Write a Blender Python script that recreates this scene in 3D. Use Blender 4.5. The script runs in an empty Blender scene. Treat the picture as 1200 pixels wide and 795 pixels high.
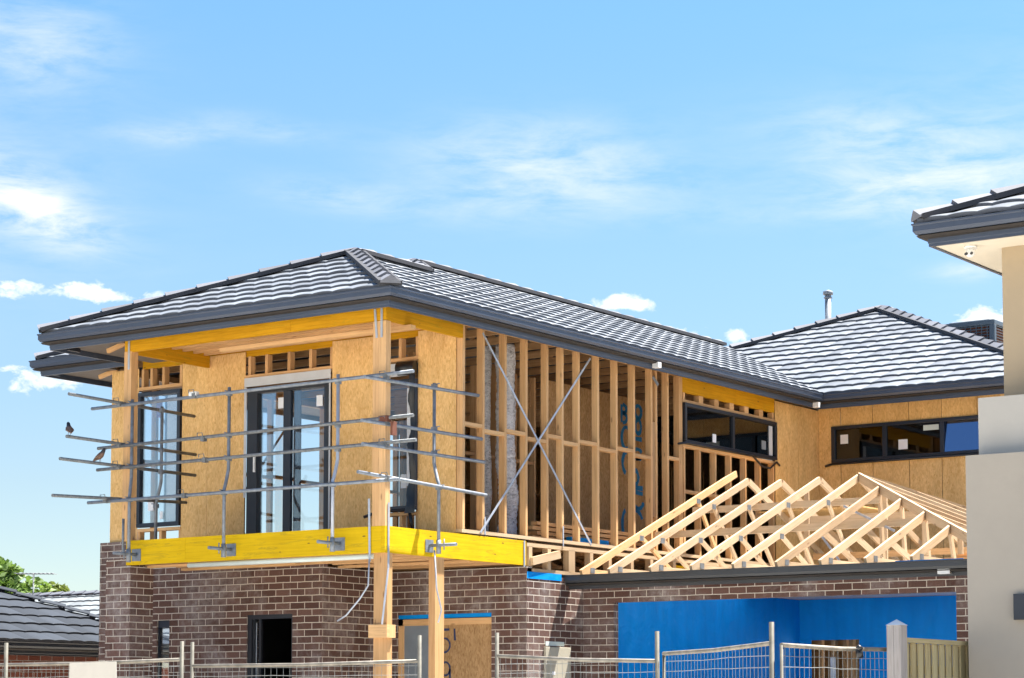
import bpy, bmesh, math, random
from mathutils import Vector, Matrix
random.seed(7)
rad = math.radians
SC = bpy.context.scene
COL = SC.collection

# ------------------------------------------------------------------ camera
CAM = Vector((15.714, -19.856, 1.6))
PITCH, ROLL, YAW = rad(4.576), rad(0.032), rad(35.07)
FW = Vector((-math.sin(YAW)*math.cos(PITCH), math.cos(YAW)*math.cos(PITCH), math.sin(PITCH)))
R0 = Vector((math.cos(YAW), math.sin(YAW), 0)); U0 = R0.cross(FW)
RR = math.cos(ROLL)*R0 + math.sin(ROLL)*U0; UU = -math.sin(ROLL)*R0 + math.cos(ROLL)*U0
cd = bpy.data.cameras.new('camera'); cam = bpy.data.objects.new('camera', cd); COL.objects.link(cam)
cam.matrix_world = Matrix(((RR.x, UU.x, -FW.x, CAM.x), (RR.y, UU.y, -FW.y, CAM.y), (RR.z, UU.z, -FW.z, CAM.z), (0, 0, 0, 1)))
cd.sensor_width = 36; cd.lens = 78; cd.shift_y = (622-397.5)/1200; cd.clip_end = 3000; cd.clip_start = 0.5
SC.camera = cam

# ------------------------------------------------------------------ node helpers
def new_mat(name):
    m = bpy.data.materials.new(name); m.use_nodes = True
    nt = m.node_tree; b = nt.nodes['Principled BSDF']
    return m, nt, b
def nd(nt, t, **kw):
    n = nt.nodes.new(t)
    for k, v in kw.items():
        if k in n.inputs.keys() if isinstance(k, str) else False: n.inputs[k].default_value = v
        else: setattr(n, k, v)
    return n
def ramp(nt, fac, stops, interp='LINEAR'):
    n = nt.nodes.new('ShaderNodeValToRGB'); n.color_ramp.interpolation = interp
    e = n.color_ramp.elements
    while len(e) > 1: e.remove(e[-1])
    e[0].position = stops[0][0]; e[0].color = (*stops[0][1], 1)
    for p, c in stops[1:]:
        x = e.new(p); x.color = (*c, 1)
    nt.links.new(fac, n.inputs[0]); return n.outputs[0]
def mixc(nt, fac, a, b, mode='MIX'):
    n = nt.nodes.new('ShaderNodeMix'); n.data_type = 'RGBA'; n.blend_type = mode
    for s, v in ((0, fac), (6, a), (7, b)):
        if isinstance(v, bpy.types.NodeSocket): nt.links.new(v, n.inputs[s])
        elif s == 0: n.inputs[0].default_value = v
        else: n.inputs[s].default_value = (*v, 1)
    return n.outputs[2]
def math_(nt, op, a, b=None, c=None, clamp=False):
    n = nt.nodes.new('ShaderNodeMath'); n.operation = op; n.use_clamp = clamp
    for i, v in enumerate((a, b, c)):
        if v is None: continue
        if isinstance(v, bpy.types.NodeSocket): nt.links.new(v, n.inputs[i])
        else: n.inputs[i].default_value = v
    return n.outputs[0]
def coords(nt, kind, scale=(1, 1, 1), rnd=0.0):
    tc = nt.nodes.new('ShaderNodeTexCoord'); out = tc.outputs[kind]
    if rnd:
        oi = nt.nodes.new('ShaderNodeObjectInfo')
        v = nt.nodes.new('ShaderNodeVectorMath'); v.operation = 'SCALE'; v.inputs[0].default_value = (rnd, rnd*.7, rnd*1.3)
        nt.links.new(oi.outputs['Random'], v.inputs['Scale'])
        a = nt.nodes.new('ShaderNodeVectorMath'); a.operation = 'ADD'
        nt.links.new(out, a.inputs[0]); nt.links.new(v.outputs[0], a.inputs[1]); out = a.outputs[0]
    mp = nt.nodes.new('ShaderNodeMapping'); mp.inputs['Scale'].default_value = scale
    nt.links.new(out, mp.inputs[0]); return mp.outputs[0]
def noise(nt, vec, scale=5, detail=4, rough=.55, dist=0):
    n = nt.nodes.new('ShaderNodeTexNoise'); n.inputs['Scale'].default_value = scale
    n.inputs['Detail'].default_value = detail; n.inputs['Roughness'].default_value = rough; n.inputs['Distortion'].default_value = dist
    nt.links.new(vec, n.inputs['Vector']); return n.outputs['Fac']
def bump(nt, b, h, strength=.3, dist=.01):
    n = nt.nodes.new('ShaderNodeBump'); n.inputs['Strength'].default_value = strength; n.inputs['Distance'].default_value = dist
    nt.links.new(h, n.inputs['Height']); nt.links.new(n.outputs[0], b.inputs['Normal'])
def simple(name, col, rough=.6, metal=0, spec=.5, var=.12, nscale=6, kind='Object', bumpy=0):
    m, nt, b = new_mat(name)
    n = noise(nt, coords(nt, kind, rnd=9), nscale, 5)
    c = ramp(nt, n, [(.3, tuple(x*(1-var) for x in col)), (.7, tuple(min(1, x*(1+var)) for x in col))])
    nt.links.new(c, b.inputs['Base Color'])
    b.inputs['Roughness'].default_value = rough; b.inputs['Metallic'].default_value = metal
    b.inputs['Specular IOR Level'].default_value = spec
    if bumpy: bump(nt, b, noise(nt, coords(nt, kind), nscale*8, 4), bumpy, .004)
    return m

def brick_mat(name, c1, c2, mortar, stain=.25):
    m, nt, b = new_mat(name)
    uv = coords(nt, 'UV')
    # wobble a little so that courses are not ruler straight
    wn = nt.nodes.new('ShaderNodeTexNoise'); wn.inputs['Scale'].default_value = 9; wn.inputs['Detail'].default_value = 3
    nt.links.new(uv, wn.inputs['Vector'])
    sub = nt.nodes.new('ShaderNodeVectorMath'); sub.operation = 'SUBTRACT'; sub.inputs[1].default_value = (.5, .5, .5)
    nt.links.new(wn.outputs['Color'], sub.inputs[0])
    sca = nt.nodes.new('ShaderNodeVectorMath'); sca.operation = 'SCALE'; sca.inputs['Scale'].default_value = .009
    nt.links.new(sub.outputs[0], sca.inputs[0])
    add = nt.nodes.new('ShaderNodeVectorMath'); add.operation = 'ADD'
    nt.links.new(uv, add.inputs[0]); nt.links.new(sca.outputs[0], add.inputs[1])
    br = nt.nodes.new('ShaderNodeTexBrick'); br.offset = .5; br.squash = 1
    br.inputs['Color1'].default_value = (*c1, 1); br.inputs['Color2'].default_value = (*c2, 1); br.inputs['Mortar'].default_value = (*mortar, 1)
    br.inputs['Scale'].default_value = 1; br.inputs['Mortar Size'].default_value = .006; br.inputs['Mortar Smooth'].default_value = .25
    br.inputs['Bias'].default_value = -.1; br.inputs['Brick Width'].default_value = .24; br.inputs['Row Height'].default_value = .086
    nt.links.new(add.outputs[0], br.inputs['Vector'])
    g = noise(nt, uv, 60, 5, .7)
    col = mixc(nt, .55, br.outputs['Color'], ramp(nt, g, [(.3, (.55, .55, .55)), (.7, (1.35, 1.32, 1.3))]), 'MULTIPLY')
    # mortar smears and lime bloom
    s1 = noise(nt, uv, 1.1, 7, .68, .6)
    s2 = noise(nt, uv, 11, 5, .7)
    sm = math_(nt, 'MULTIPLY', ramp(nt, s1, [(.46, (0, 0, 0)), (.68, (1, 1, 1))]), ramp(nt, s2, [(.35, (.15,)*3), (.7, (1, 1, 1))]))
    col = mixc(nt, math_(nt, 'MULTIPLY', sm, stain), col, (.42, .38, .36))
    nt.links.new(col, b.inputs['Base Color']); b.inputs['Roughness'].default_value = .9; b.inputs['Specular IOR Level'].default_value = .2
    h = math_(nt, 'SUBTRACT', math_(nt, 'MULTIPLY', g, .25), br.outputs['Fac'])
    bump(nt, b, h, .8, .006)
    return m

def timber_mat(name, base, dark, knots=True, rough=.7, gs=1.0, spec=.3):
    m, nt, b = new_mat(name)
    v = coords(nt, 'UV', (1.3, 32, 1), rnd=17)
    n1 = noise(nt, v, 1.6*gs, 6, .6, .5)
    oi = nt.nodes.new('ShaderNodeObjectInfo')
    col = ramp(nt, n1, [(.25, dark), (.5, base), (.8, tuple(min(1, x*1.12) for x in base))])
    # every board its own tone
    tone = ramp(nt, oi.outputs['Random'], [(0, (.84, .80, .76)), (.5, (1, .98, .96)), (1, (1.08, 1.1, 1.12))])
    col = mixc(nt, 1, col, tone, 'MULTIPLY')
    if knots:
        vo = nt.nodes.new('ShaderNodeTexVoronoi'); vo.inputs['Scale'].default_value = 1
        nt.links.new(coords(nt, 'UV', (2.6, 9, 1), rnd=31), vo.inputs['Vector'])
        k = ramp(nt, vo.outputs['Distance'], [(.06, (1, 1, 1)), (.13, (0, 0, 0))])
        col = mixc(nt, math_(nt, 'MULTIPLY', k, .6), col, (.16, .07, .025))
    g = noise(nt, coords(nt, 'Object', rnd=5), 2.2, 4)
    col = mixc(nt, .5, col, ramp(nt, g, [(.3, (.78, .76, .74)), (.7, (1.08, 1.08, 1.08))]), 'MULTIPLY')
    nt.links.new(col, b.inputs['Base Color']); b.inputs['Roughness'].default_value = rough; b.inputs['Specular IOR Level'].default_value = spec
    bump(nt, b, n1, .2, .002)
    return m

def osb_mat(name, a, bcol, dark):
    m, nt, b = new_mat(name)
    uv = coords(nt, 'UV', (70, 24, 1), rnd=13)
    vo = nt.nodes.new('ShaderNodeTexVoronoi'); vo.inputs['Scale'].default_value = 1; vo.inputs['Randomness'].default_value = 1
    nt.links.new(uv, vo.inputs['Vector'])
    f = nt.nodes.new('ShaderNodeSeparateColor'); nt.links.new(vo.outputs['Color'], f.inputs[0])
    n1 = noise(nt, coords(nt, 'UV', (95, 26, 1)), 1, 5, .6, .8)
    fac = math_(nt, 'ADD', math_(nt, 'MULTIPLY', f.outputs[0], .32), math_(nt, 'MULTIPLY', n1, .68))
    col = ramp(nt, fac, [(.15, dark), (.36, a), (.62, bcol), (.85, tuple(min(1, x*1.18) for x in bcol))])
    g = noise(nt, coords(nt, 'UV', (1, .35, 1)), 3.2, 6, .65, .8)
    col = mixc(nt, .75, col, ramp(nt, g, [(.3, (.78, .73, .66)), (.62, (1.06, 1.05, 1.04))]), 'MULTIPLY')
    nt.links.new(col, b.inputs['Base Color']); b.inputs['Roughness'].default_value = .72; b.inputs['Specular IOR Level'].default_value = .25
    bump(nt, b, fac, .25, .003)
    return m

def glass_mat(name, tint=(.8, .86, .88), refl=1.0, gc=(.9, .95, 1)):
    m = bpy.data.materials.new(name); m.use_nodes = True; nt = m.node_tree; nt.nodes.clear()
    o = nt.nodes.new('ShaderNodeOutputMaterial'); t = nt.nodes.new('ShaderNodeBsdfTransparent'); g = nt.nodes.new('ShaderNodeBsdfGlossy')
    t.inputs[0].default_value = (*tint, 1); g.inputs['Roughness'].default_value = .02; g.inputs['Color'].default_value = (*gc, 1)
    fr = nt.nodes.new('ShaderNodeFresnel'); fr.inputs[0].default_value = 1.5
    d = noise(nt, coords(nt, 'Object'), 3, 4)
    k = math_(nt, 'MULTIPLY', fr.outputs[0], math_(nt, 'ADD', math_(nt, 'MULTIPLY', d, .25), refl), clamp=True)
    mx = nt.nodes.new('ShaderNodeMixShader'); nt.links.new(k, mx.inputs[0]); nt.links.new(t.outputs[0], mx.inputs[1]); nt.links.new(g.outputs[0], mx.inputs[2])
    nt.links.new(mx.outputs[0], o.inputs[0]); return m

M = {}
M['brick'] = brick_mat('brick_brown', (.088, .047, .037), (.150, .085, .068), (.56, .50, .42), .75)
M['brick_red'] = brick_mat('brick_red', (.16, .050, .032), (.24, .085, .055), (.38, .33, .29), .15)
M['osb'] = osb_mat('osb', (.68, .41, .145), (.79, .52, .225), (.45, .235, .07))
M['osb_dark'] = osb_mat('osb_dark', (.34, .20, .085), (.46, .29, .14), (.18, .10, .04))  # same strands as osb in a darker tone
M['pine'] = timber_mat('pine', (.65, .395, .185), (.48, .27, .11))
M['pine_pale'] = timber_mat('pine_pale', (.53, .385, .235), (.42, .285, .155))
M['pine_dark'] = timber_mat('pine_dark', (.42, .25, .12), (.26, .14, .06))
M['hardwood'] = timber_mat('hardwood_grey', (.36, .34, .33), (.24, .22, .21), knots=False)
M['paling'] = timber_mat('treated_paling', (.44, .38, .22), (.30, .24, .12))
def lvl_mat(name='lvl_yellow', a=(.58, .36, .004), c_=(.68, .44, .006), d=(.73, .48, .010)):
    m, nt, b = new_mat(name)
    v = coords(nt, 'UV', (1.2, 28, 1), rnd=5)
    n = noise(nt, v, 1.5, 6, .6, .6)
    col = ramp(nt, n, [(.3, a), (.55, c_), (.8, d)])
    s = noise(nt, coords(nt, 'UV', (.8, 9, 1)), 1.6, 7, .7, 1.2)
    col = mixc(nt, ramp(nt, s, [(.56, (0, 0, 0)), (.62, (.7,)*3), (.65, (0, 0, 0))]), col, (.38, .26, .02))
    vo = nt.nodes.new('ShaderNodeTexVoronoi'); nt.links.new(coords(nt, 'UV', (1.6, 4, 1)), vo.inputs['Vector']); vo.inputs['Scale'].default_value = 1.8
    col = mixc(nt, ramp(nt, vo.outputs['Distance'], [(.05, (.85,)*3), (.085, (0, 0, 0))]), col, (.14, .09, .02))
    g = noise(nt, coords(nt, 'Object'), 1.6, 5, .65)
    col = mixc(nt, .6, col, ramp(nt, g, [(.3, (.78, .76, .7)), (.7, (1.06, 1.06, 1.0))]), 'MULTIPLY')
    nt.links.new(col, b.inputs['Base Color']); b.inputs['Roughness'].default_value = .65; b.inputs['Specular IOR Level'].default_value = .12; return m
M['lvl'] = lvl_mat()
M['lvl_eave_shade'] = lvl_mat('lvl_eave_shade', (.46, .22, .006), (.60, .30, .010), (.67, .35, .016))  # yellow lvl with eave shade and warm bounce put into the colour
def tile_mat(name, col, rough=.42, spec=.6):
    m, nt, b = new_mat(name)
    uv = coords(nt, 'UV')
    vo = nt.nodes.new('ShaderNodeTexWhiteNoise'); vo.noise_dimensions = '2D'
    fl = nt.nodes.new('ShaderNodeVectorMath'); fl.operation = 'FLOOR'; nt.links.new(uv, fl.inputs[0]); nt.links.new(fl.outputs[0], vo.inputs['Vector'])
    c = ramp(nt, vo.outputs['Value'], [(0, tuple(x*.76 for x in col)), (1, tuple(x*1.22 for x in col))])
    g = noise(nt, coords(nt, 'Object'), 40, 5, .7)
    c = mixc(nt, .6, c, ramp(nt, g, [(.3, (.75,)*3), (.7, (1.15,)*3)]), 'MULTIPLY')
    g2 = noise(nt, coords(nt, 'Object'), .9, 5, .6)
    c = mixc(nt, .5, c, ramp(nt, g2, [(.3, (.85, .85, .85)), (.7, (1.1, 1.1, 1.1))]), 'MULTIPLY')
    nt.links.new(c, b.inputs['Base Color']); b.inputs['Roughness'].default_value = rough; b.inputs['Specular IOR Level'].default_value = spec
    bump(nt, b, g, .15, .003); return m
M['tile'] = tile_mat('concrete_tile', (.152, .166, .184), .5, .4)
M['tile_cap'] = tile_mat('ridge_tile', (.135, .140, .158), .7, .2)
M['tile_dark'] = tile_mat('dark_tile', (.034, .040, .050), .7, .12)
M['tile_light'] = tile_mat('light_tile', (.20, .215, .215), .5, .7)
M['tile_edge'] = simple('shaded_tile_edge', (.085, .094, .112), .8)  # riser shade put into the colour, darker than the tile faces
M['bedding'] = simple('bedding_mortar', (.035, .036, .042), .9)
M['gutter'] = simple('painted_steel_blue_grey', (.046, .060, .090), .42, .0, .4, .10, 2)
M['gutter_dark'] = simple('painted_steel_dark', (.032, .035, .040), .42, .0, .5, .12, 2)
M['shadow_strip'] = simple('painted_gutter_shade', (.022, .017, .014), .8)
M['taupe'] = simple('raw_eave_sheet', (.125, .105, .09), .8)
M['frame'] = simple('black_aluminium', (.013, .015, .021), .4, .0, .5)
M['frame_blue'] = simple('navy_aluminium', (.013, .018, .030), .35, .0, .5)
M['galv'] = simple('galvanised_steel', (.21, .235, .265), .6, .3, .4, .25, 14)
M['galv_dull'] = simple('dull_galvanised', (.17, .18, .185), .65, .3, .5, .3, 18)
M['zinc'] = simple('zinc_strap', (.42, .46, .52), .5, .4, .5, .12, 10)
M['rusty'] = simple('rusty_steel', (.16, .055, .03), .85)
M['white'] = simple('white_paint', (.72, .72, .70), .5, var=.05)
M['pvc'] = simple('white_pvc', (.56, .62, .58), .5, var=.06)
M['flash'] = simple('grey_flashing', (.50, .52, .54), .5, var=.06)
M['black'] = simple('black_plastic', (.010, .011, .014), .35, var=.3)
M['cream'] = simple('cream_sheet', (.60, .56, .48), .6, var=.05)
M['render'] = simple('warm_grey_render', (.36, .325, .275), .92, spec=.15, var=.035, nscale=3, bumpy=.35)
M['render_lt'] = simple('light_render', (.42, .40, .36), .92, spec=.15, var=.03, nscale=3, bumpy=.35)
M['render_tan'] = simple('tan_render', (.37, .295, .20), .92, spec=.15, var=.03, nscale=3, bumpy=.35)
M['soffit'] = simple('cream_soffit', (.70, .64, .52), .8, var=.03)
M['meter'] = simple('beige_meter_box', (.42, .38, .29), .55, var=.05)
M['cooler'] = simple('cooler_plastic', (.055, .075, .095), .5, var=.08)
M['rust_white'] = simple('weathered_galv_rail', (.24, .215, .175), .6, .2, .4, .35, 9)
M['galv_post'] = simple('weathered_galv_post', (.115, .108, .088), .65, .2, .3, .35, 9)
M['wire'] = simple('fence_wire', (.26, .27, .26), .5, .4)
M['bark'] = simple('bark', (.09, .065, .045), .9)
M['ink'] = simple('blue_spray', (.004, .15, .36), .7, var=.2, nscale=30)
M['ink_dark'] = simple('blue_marker', (.02, .035, .10), .7, var=.2)
M['sticker'] = simple('white_sticker', (.75, .76, .78), .6, var=.03)
M['film'] = simple('grey_film', (.20, .235, .27), .4, var=.1)
M['timber_red'] = simple('purple_wrap', (.12, .02, .09), .5)
M['glass'] = glass_mat('glass_clear', (.97, .98, .985), .45)
M['glass_dark'] = glass_mat('glass_tinted', (.34, .33, .34), 1.3)
M['glass_mirror'] = glass_mat('glass_sky', (.20, .24, .34), 11, (.45, .52, .72))
def wrap_mat():
    m, nt, b = new_mat('blue_house_wrap')
    u = coords(nt, 'UV')
    n = noise(nt, coords(nt, 'UV', (1, .15, 1)), 5, 3)
    c = ramp(nt, n, [(.3, (.001, .225, .64)), (.7, (.002, .28, .76))])
    w = noise(nt, u, 2.2, 3, .5, .4)
    nt.links.new(c, b.inputs['Base Color']); b.inputs['Roughness'].default_value = .5; b.inputs['Specular IOR Level'].default_value = .15; bump(nt, b, w, .9, .05); return m
M['wrap'] = wrap_mat()
def transl():
    m, nt, b = new_mat('translucent_sheet'); tr = nt.nodes.new('ShaderNodeBsdfTranslucent'); tr.inputs[0].default_value = (.85, .88, .92, 1)
    b.inputs['Base Color'].default_value = (.7, .7, .7, 1); mx = nt.nodes.new('ShaderNodeMixShader'); mx.inputs[0].default_value = .42
    nt.links.new(b.outputs[0], mx.inputs[1]); nt.links.new(tr.outputs[0], mx.inputs[2]); nt.links.new(mx.outputs[0], nt.nodes['Material Output'].inputs[0]); return m
M['translucent'] = transl()
def foil_mat():
    m, nt, b = new_mat('crinkled_foil')
    v = coords(nt, 'Object', (12, 12, 26)); n = noise(nt, v, 1, 6, .75, 1.6)
    c = ramp(nt, n, [(.35, (.30, .29, .30)), (.5, (.85, .86, .9)), (.62, (.98, .98, 1))]); nt.links.new(c, b.inputs['Base Color'])
    b.inputs['Metallic'].default_value = .4; b.inputs['Roughness'].default_value = .28; bump(nt, b, n, 1, .03); return m
M['foil'] = foil_mat()
def leaf_mat(name, a, c2):
    m, nt, b = new_mat(name)
    n = noise(nt, coords(nt, 'Object'), 1.3, 4)
    c = ramp(nt, n, [(.3, a), (.7, c2)]); nt.links.new(c, b.inputs['Base Color']); b.inputs['Roughness'].default_value = .6
    tr = nt.nodes.new('ShaderNodeBsdfTranslucent'); nt.links.new(c, tr.inputs[0])
    mx = nt.nodes.new('ShaderNodeMixShader'); mx.inputs[0].default_value = .35
    o = nt.nodes['Material Output']; nt.links.new(b.outputs[0], mx.inputs[1]); nt.links.new(tr.outputs[0], mx.inputs[2]); nt.links.new(mx.outputs[0], o.inputs[0]); return m
M['leaf'] = leaf_mat('leaf', (.07, .13, .02), (.16, .25, .045))
M['leaf2'] = leaf_mat('leaf_olive', (.10, .13, .02), (.20, .25, .05))
def ground_mat(name, a, c2):
    m, nt, b = new_mat(name)
    n = noise(nt, coords(nt, 'Object'), .6, 8, .65)
    nt.links.new(ramp(nt, n, [(.35, a), (.65, c2)]), b.inputs['Base Color']); b.inputs['Roughness'].default_value = .95
    bump(nt, b, noise(nt, coords(nt, 'Object'), 9, 6), .4, .03); return m
M['earth'] = ground_mat('bare_earth', (.50, .45, .38), (.60, .55, .47))
M['asphalt'] = ground_mat('asphalt', (.045, .045, .047), (.065, .065, .066))
M['concrete'] = ground_mat('concrete', (.46, .45, .42), (.54, .53, .50))

# ------------------------------------------------------------------ mesh builder
class MB:
    def __init__(s): s.bm = bmesh.new(); s.uv = s.bm.loops.layers.uv.new('UVMap')
    def face(s, vs, uvs=None, mi=0, smooth=False):
        try: f = s.bm.faces.new(vs)
        except ValueError: return None
        f.material_index = mi; f.smooth = smooth
        if uvs:
            for l, u in zip(f.loops, uvs): l[s.uv].uv = u
        return f
    def box(s, x0, x1, y0, y1, z0, z1, mi=0, uv='len'):
        if x1 < x0: x0, x1 = x1, x0
        if y1 < y0: y0, y1 = y1, y0
        if z1 < z0: z0, z1 = z1, z0
        c = [Vector((x, y, z)) for x in (x0, x1) for y in (y0, y1) for z in (z0, z1)]
        v = [s.bm.verts.new(p) for p in c]
        d = (x1-x0, y1-y0, z1-z0); L = d.index(max(d))
        for q in ((0, 1, 3, 2), (4, 6, 7, 5), (0, 4, 5, 1), (2, 3, 7, 6), (0, 2, 6, 4), (1, 5, 7, 3)):
            p = [c[i] for i in q]; ext = [max(a[k] for a in p)-min(a[k] for a in p) for k in range(3)]; n = ext.index(min(ext))
            ax = [k for k in range(3) if k != n]
            if uv == 'wall':
                if n == 2: uvs = [(a.x, a.y) for a in p]
                elif n == 0: uvs = [(a.y, a.z) for a in p]
                else: uvs = [(a.x, a.z) for a in p]
            else:
                if L in ax: o = [k for k in ax if k != L][0]; uvs = [(a[L], a[o]+n*.37) for a in p]
                else: uvs = [(a[ax[0]], a[ax[1]]) for a in p]
            s.face([v[i] for i in q], uvs, mi)
        return s
    def bar(s, p, q, w, h, up=(0, 0, 1), mi=0):
        p, q = Vector(p), Vector(q); d = q-p; L = d.length; d.normalize()
        sd = d.cross(Vector(up)); sd.normalize(); u = sd.cross(d)
        v = []
        for t, o in ((0, p), (L, q)):
            for a, b in ((-1, -1), (1, -1), (1, 1), (-1, 1)): v.append((s.bm.verts.new(o+sd*a*w/2+u*b*h/2), t))
        r = random.random()*3
        for i in range(4):
            j = (i+1) % 4; wd = (w, h, w, h)[i]
            s.face([v[i][0], v[j][0], v[4+j][0], v[4+i][0]], [(r, i*.3), (r, i*.3+wd), (r+L, i*.3+wd), (r+L, i*.3)], mi)
        s.face([v[3][0], v[2][0], v[1][0], v[0][0]], [(0, 0), (0, w), (h, w), (h, 0)], mi)
        s.face([v[4][0], v[5][0], v[6][0], v[7][0]], [(0, 0), (0, w), (h, w), (h, 0)], mi)
        return s
    def tube(s, pts, r, n=10, mi=0, cap=True):
        pts = [Vector(p) for p in pts]; rs = r if isinstance(r, (list, tuple)) else [r]*len(pts)
        rings = []; ref = None
        for i, p in enumerate(pts):
            d = (pts[min(i+1, len(pts)-1)]-pts[max(i-1, 0)]).normalized()
            if ref is None: ref = Vector((0, 0, 1)) if abs(d.z) < .9 else Vector((1, 0, 0))
            a = d.cross(ref).normalized(); b = a.cross(d); ref = b.cross(d)*-1 if False else ref
            rings.append([s.bm.verts.new(p+(a*math.cos(t*2*math.pi/n)+b*math.sin(t*2*math.pi/n))*rs[i]) for t in range(n)])
        for i in range(len(rings)-1):
            for t in range(n):
                u = (t+1) % n; s.face([rings[i][t], rings[i][u], rings[i+1][u], rings[i+1][t]], [(i, t/n), (i, (t+1)/n), (i+1, (t+1)/n), (i+1, t/n)], mi, True)
        if cap: s.face(rings[0][::-1], None, mi); s.face(rings[-1], None, mi)
        return s
    def poly(s, pts, mi=0, uvs=None):
        return s.face([s.bm.verts.new(Vector(p)) for p in pts], uvs or [(p[0], p[2]) for p in pts], mi)
    def prism(s, prof, a, b, mi=0):
        """extrude a closed profile (list of points at a) to b = offset list"""
        v0 = [s.bm.verts.new(Vector(p)) for p in a]; v1 = [s.bm.verts.new(Vector(p)) for p in b]; n = len(v0)
        for i in range(n):
            j = (i+1) % n; s.face([v0[i], v0[j], v1[j], v1[i]], None, mi)
        s.face(v0[::-1], None, mi); s.face(v1, None, mi); return s
    def build(s, name, mats, parent=None, bevel=0):
        bmesh.ops.recalc_face_normals(s.bm, faces=s.bm.faces) if len(s.bm.faces) < 60000 and not getattr(s, 'keepn', False) else None
        me = bpy.data.meshes.new(name)
        if parent is not None: bmesh.ops.translate(s.bm, verts=s.bm.verts, vec=-base_of(parent))
        s.bm.to_mesh(me); s.bm.free()
        for m in (mats if isinstance(mats, (list, tuple)) else [mats]): me.materials.append(M[m] if isinstance(m, str) else m)
        o = bpy.data.objects.new(name, me); COL.objects.link(o)
        if parent is not None: o.parent = parent
        if bevel:
            md = o.modifiers.new('bevel', 'BEVEL'); md.width = bevel; md.segments = 2; md.limit_method = 'ANGLE'
        return o
def base_of(o):
    v = Vector((0, 0, 0))
    while o is not None: v += o.location; o = o.parent
    return v
def thing(name, label, cat, loc, group=None):
    o = bpy.data.objects.new(name, None); COL.objects.link(o); o.location = loc; o.empty_display_size = .2
    o['label'] = label; o['category'] = cat
    if group: o['group'] = group
    return o
def tag(o, label, cat, group=None):
    o['label'] = label; o['category'] = cat
    if group: o['group'] = group
    return o
def struct(o, kind='structure'): o['kind'] = kind; return o
def B(name, mat, parent, *boxes, uv='len', bevel=0):
    m = MB()
    for b in boxes: m.box(*b, uv=uv)
    return m.build(name, mat, parent, bevel)
def at(px, D):
    f = Vector((-math.sin(YAW), math.cos(YAW), 0)); return Vector((CAM.x, CAM.y, 0))+R0*((px-600)/2600*D)+f*D

# ------------------------------------------------------------------ roof tiles
def tile_plane(mb, O, e, n, z0, pitch, length, run, clips, step=.37, per=.30, seg=8, amp=.012, riser=.032, mi=0):
    """O: plan point of the eave start, e: along eave, n: up the slope (plan)."""
    O = Vector((O[0], O[1], 0)); e = Vector((e[0], e[1], 0)); n = Vector((n[0], n[1], 0)); T = math.tan(pitch)
    bm = bmesh.new(); uvl = bm.loops.layers.uv.new('UVMap')
    N = int(length/per)+1; rows = int(run/(step*math.cos(pitch)))+2; nseg = N*seg
    nv = Vector((-n.x*math.sin(pitch), -n.y*math.sin(pitch), math.cos(pitch)))
    def pt(u, r, off): return O+e*u+n*r+Vector((0, 0, z0+r*T))+nv*off
    for j in range(rows):
        r0 = j*step*math.cos(pitch); r1 = r0+step*math.cos(pitch); dt = [random.uniform(-.0025, .0025) for _ in range(N+2)]
        L = []
        lines = [(r0-.004, -.006, 0), (r0, riser, 1), (r0+.012, riser+.004, 1), (r1, .006, 1)]
        jig = [random.uniform(-.003, .003) for _ in range(N+2)]
        for k_, (r, off, w) in enumerate(lines):
            row = []
            for i in range(nseg+1):
                u = i/seg*per; ph = (u % per)/per
                wv = amp*(math.sin(math.pi*ph)**.8)*(1 if k_ < 3 else .85)+dt[int(i/seg)] if w or k_ == 0 else 0
                row.append(bm.verts.new(pt(u, r+(jig[int(i/seg)] if 0 < k_ < 3 else 0), off+wv)))
            L.append(row)
        for k in range(3):
            for i in range(nseg):
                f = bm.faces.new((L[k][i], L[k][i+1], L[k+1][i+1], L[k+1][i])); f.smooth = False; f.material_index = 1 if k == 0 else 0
                tu = int(i/seg); 
                for l in f.loops: l[uvl].uv = (tu+.5, j+.5)
    for (co, no) in clips:    # keep the side the normal points away from
        bmesh.ops.bisect_plane(bm, geom=bm.verts[:]+bm.edges[:]+bm.faces[:], plane_co=Vector((*co, 0)), plane_no=Vector((*no, 0)), clear_outer=True)
    me = bpy.data.meshes.new('t'); bm.to_mesh(me); bm.free()
    mb.bm.from_mesh(me); bpy.data.meshes.remove(me)
def capping(mb, a, b, w=.12, h=.085, L=.41, mi=0):
    """ridge tiles laid from a (low) to b (high)"""
    a, b = Vector(a), Vector(b); d = (b-a); tot = d.length; d.normalize(); sd = d.cross(Vector((0, 0, 1))).normalized(); up = sd.cross(d)
    k = max(1, round(tot/L)); L = tot/k
    for i in range(k):
        p0 = a+d*(i*L-.02); p1 = a+d*((i+1)*L+.015); tw = random.uniform(-.004, .004)
        R = []
        for (p, s_, lift) in ((p0, 1.0, .032), (p1, .90, .006)):
            R.append([mb.bm.verts.new(p+sd*(x*w*s_+tw)+up*(y*h*s_+lift)) for x, y in ((-1, -.25), (-.95, .02), (-.5, .42), (0, .84), (.5, .42), (.95, .02), (1, -.25))])
        for t in range(6): mb.face([R[0][t], R[0][t+1], R[1][t+1], R[1][t]], [(i+.5, .5)]*4, mi)
        mb.face(R[0][::-1], [(i+.5, .5)]*7, mi); mb.face(R[1], [(i+.5, .5)]*7, mi)
def bed(mb, a, b, w=.135, h=.05):
    mb.bar(Vector(a)+Vector((0, 0, .012)), Vector(b)+Vector((0, 0, .012)), w*2, h)

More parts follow.
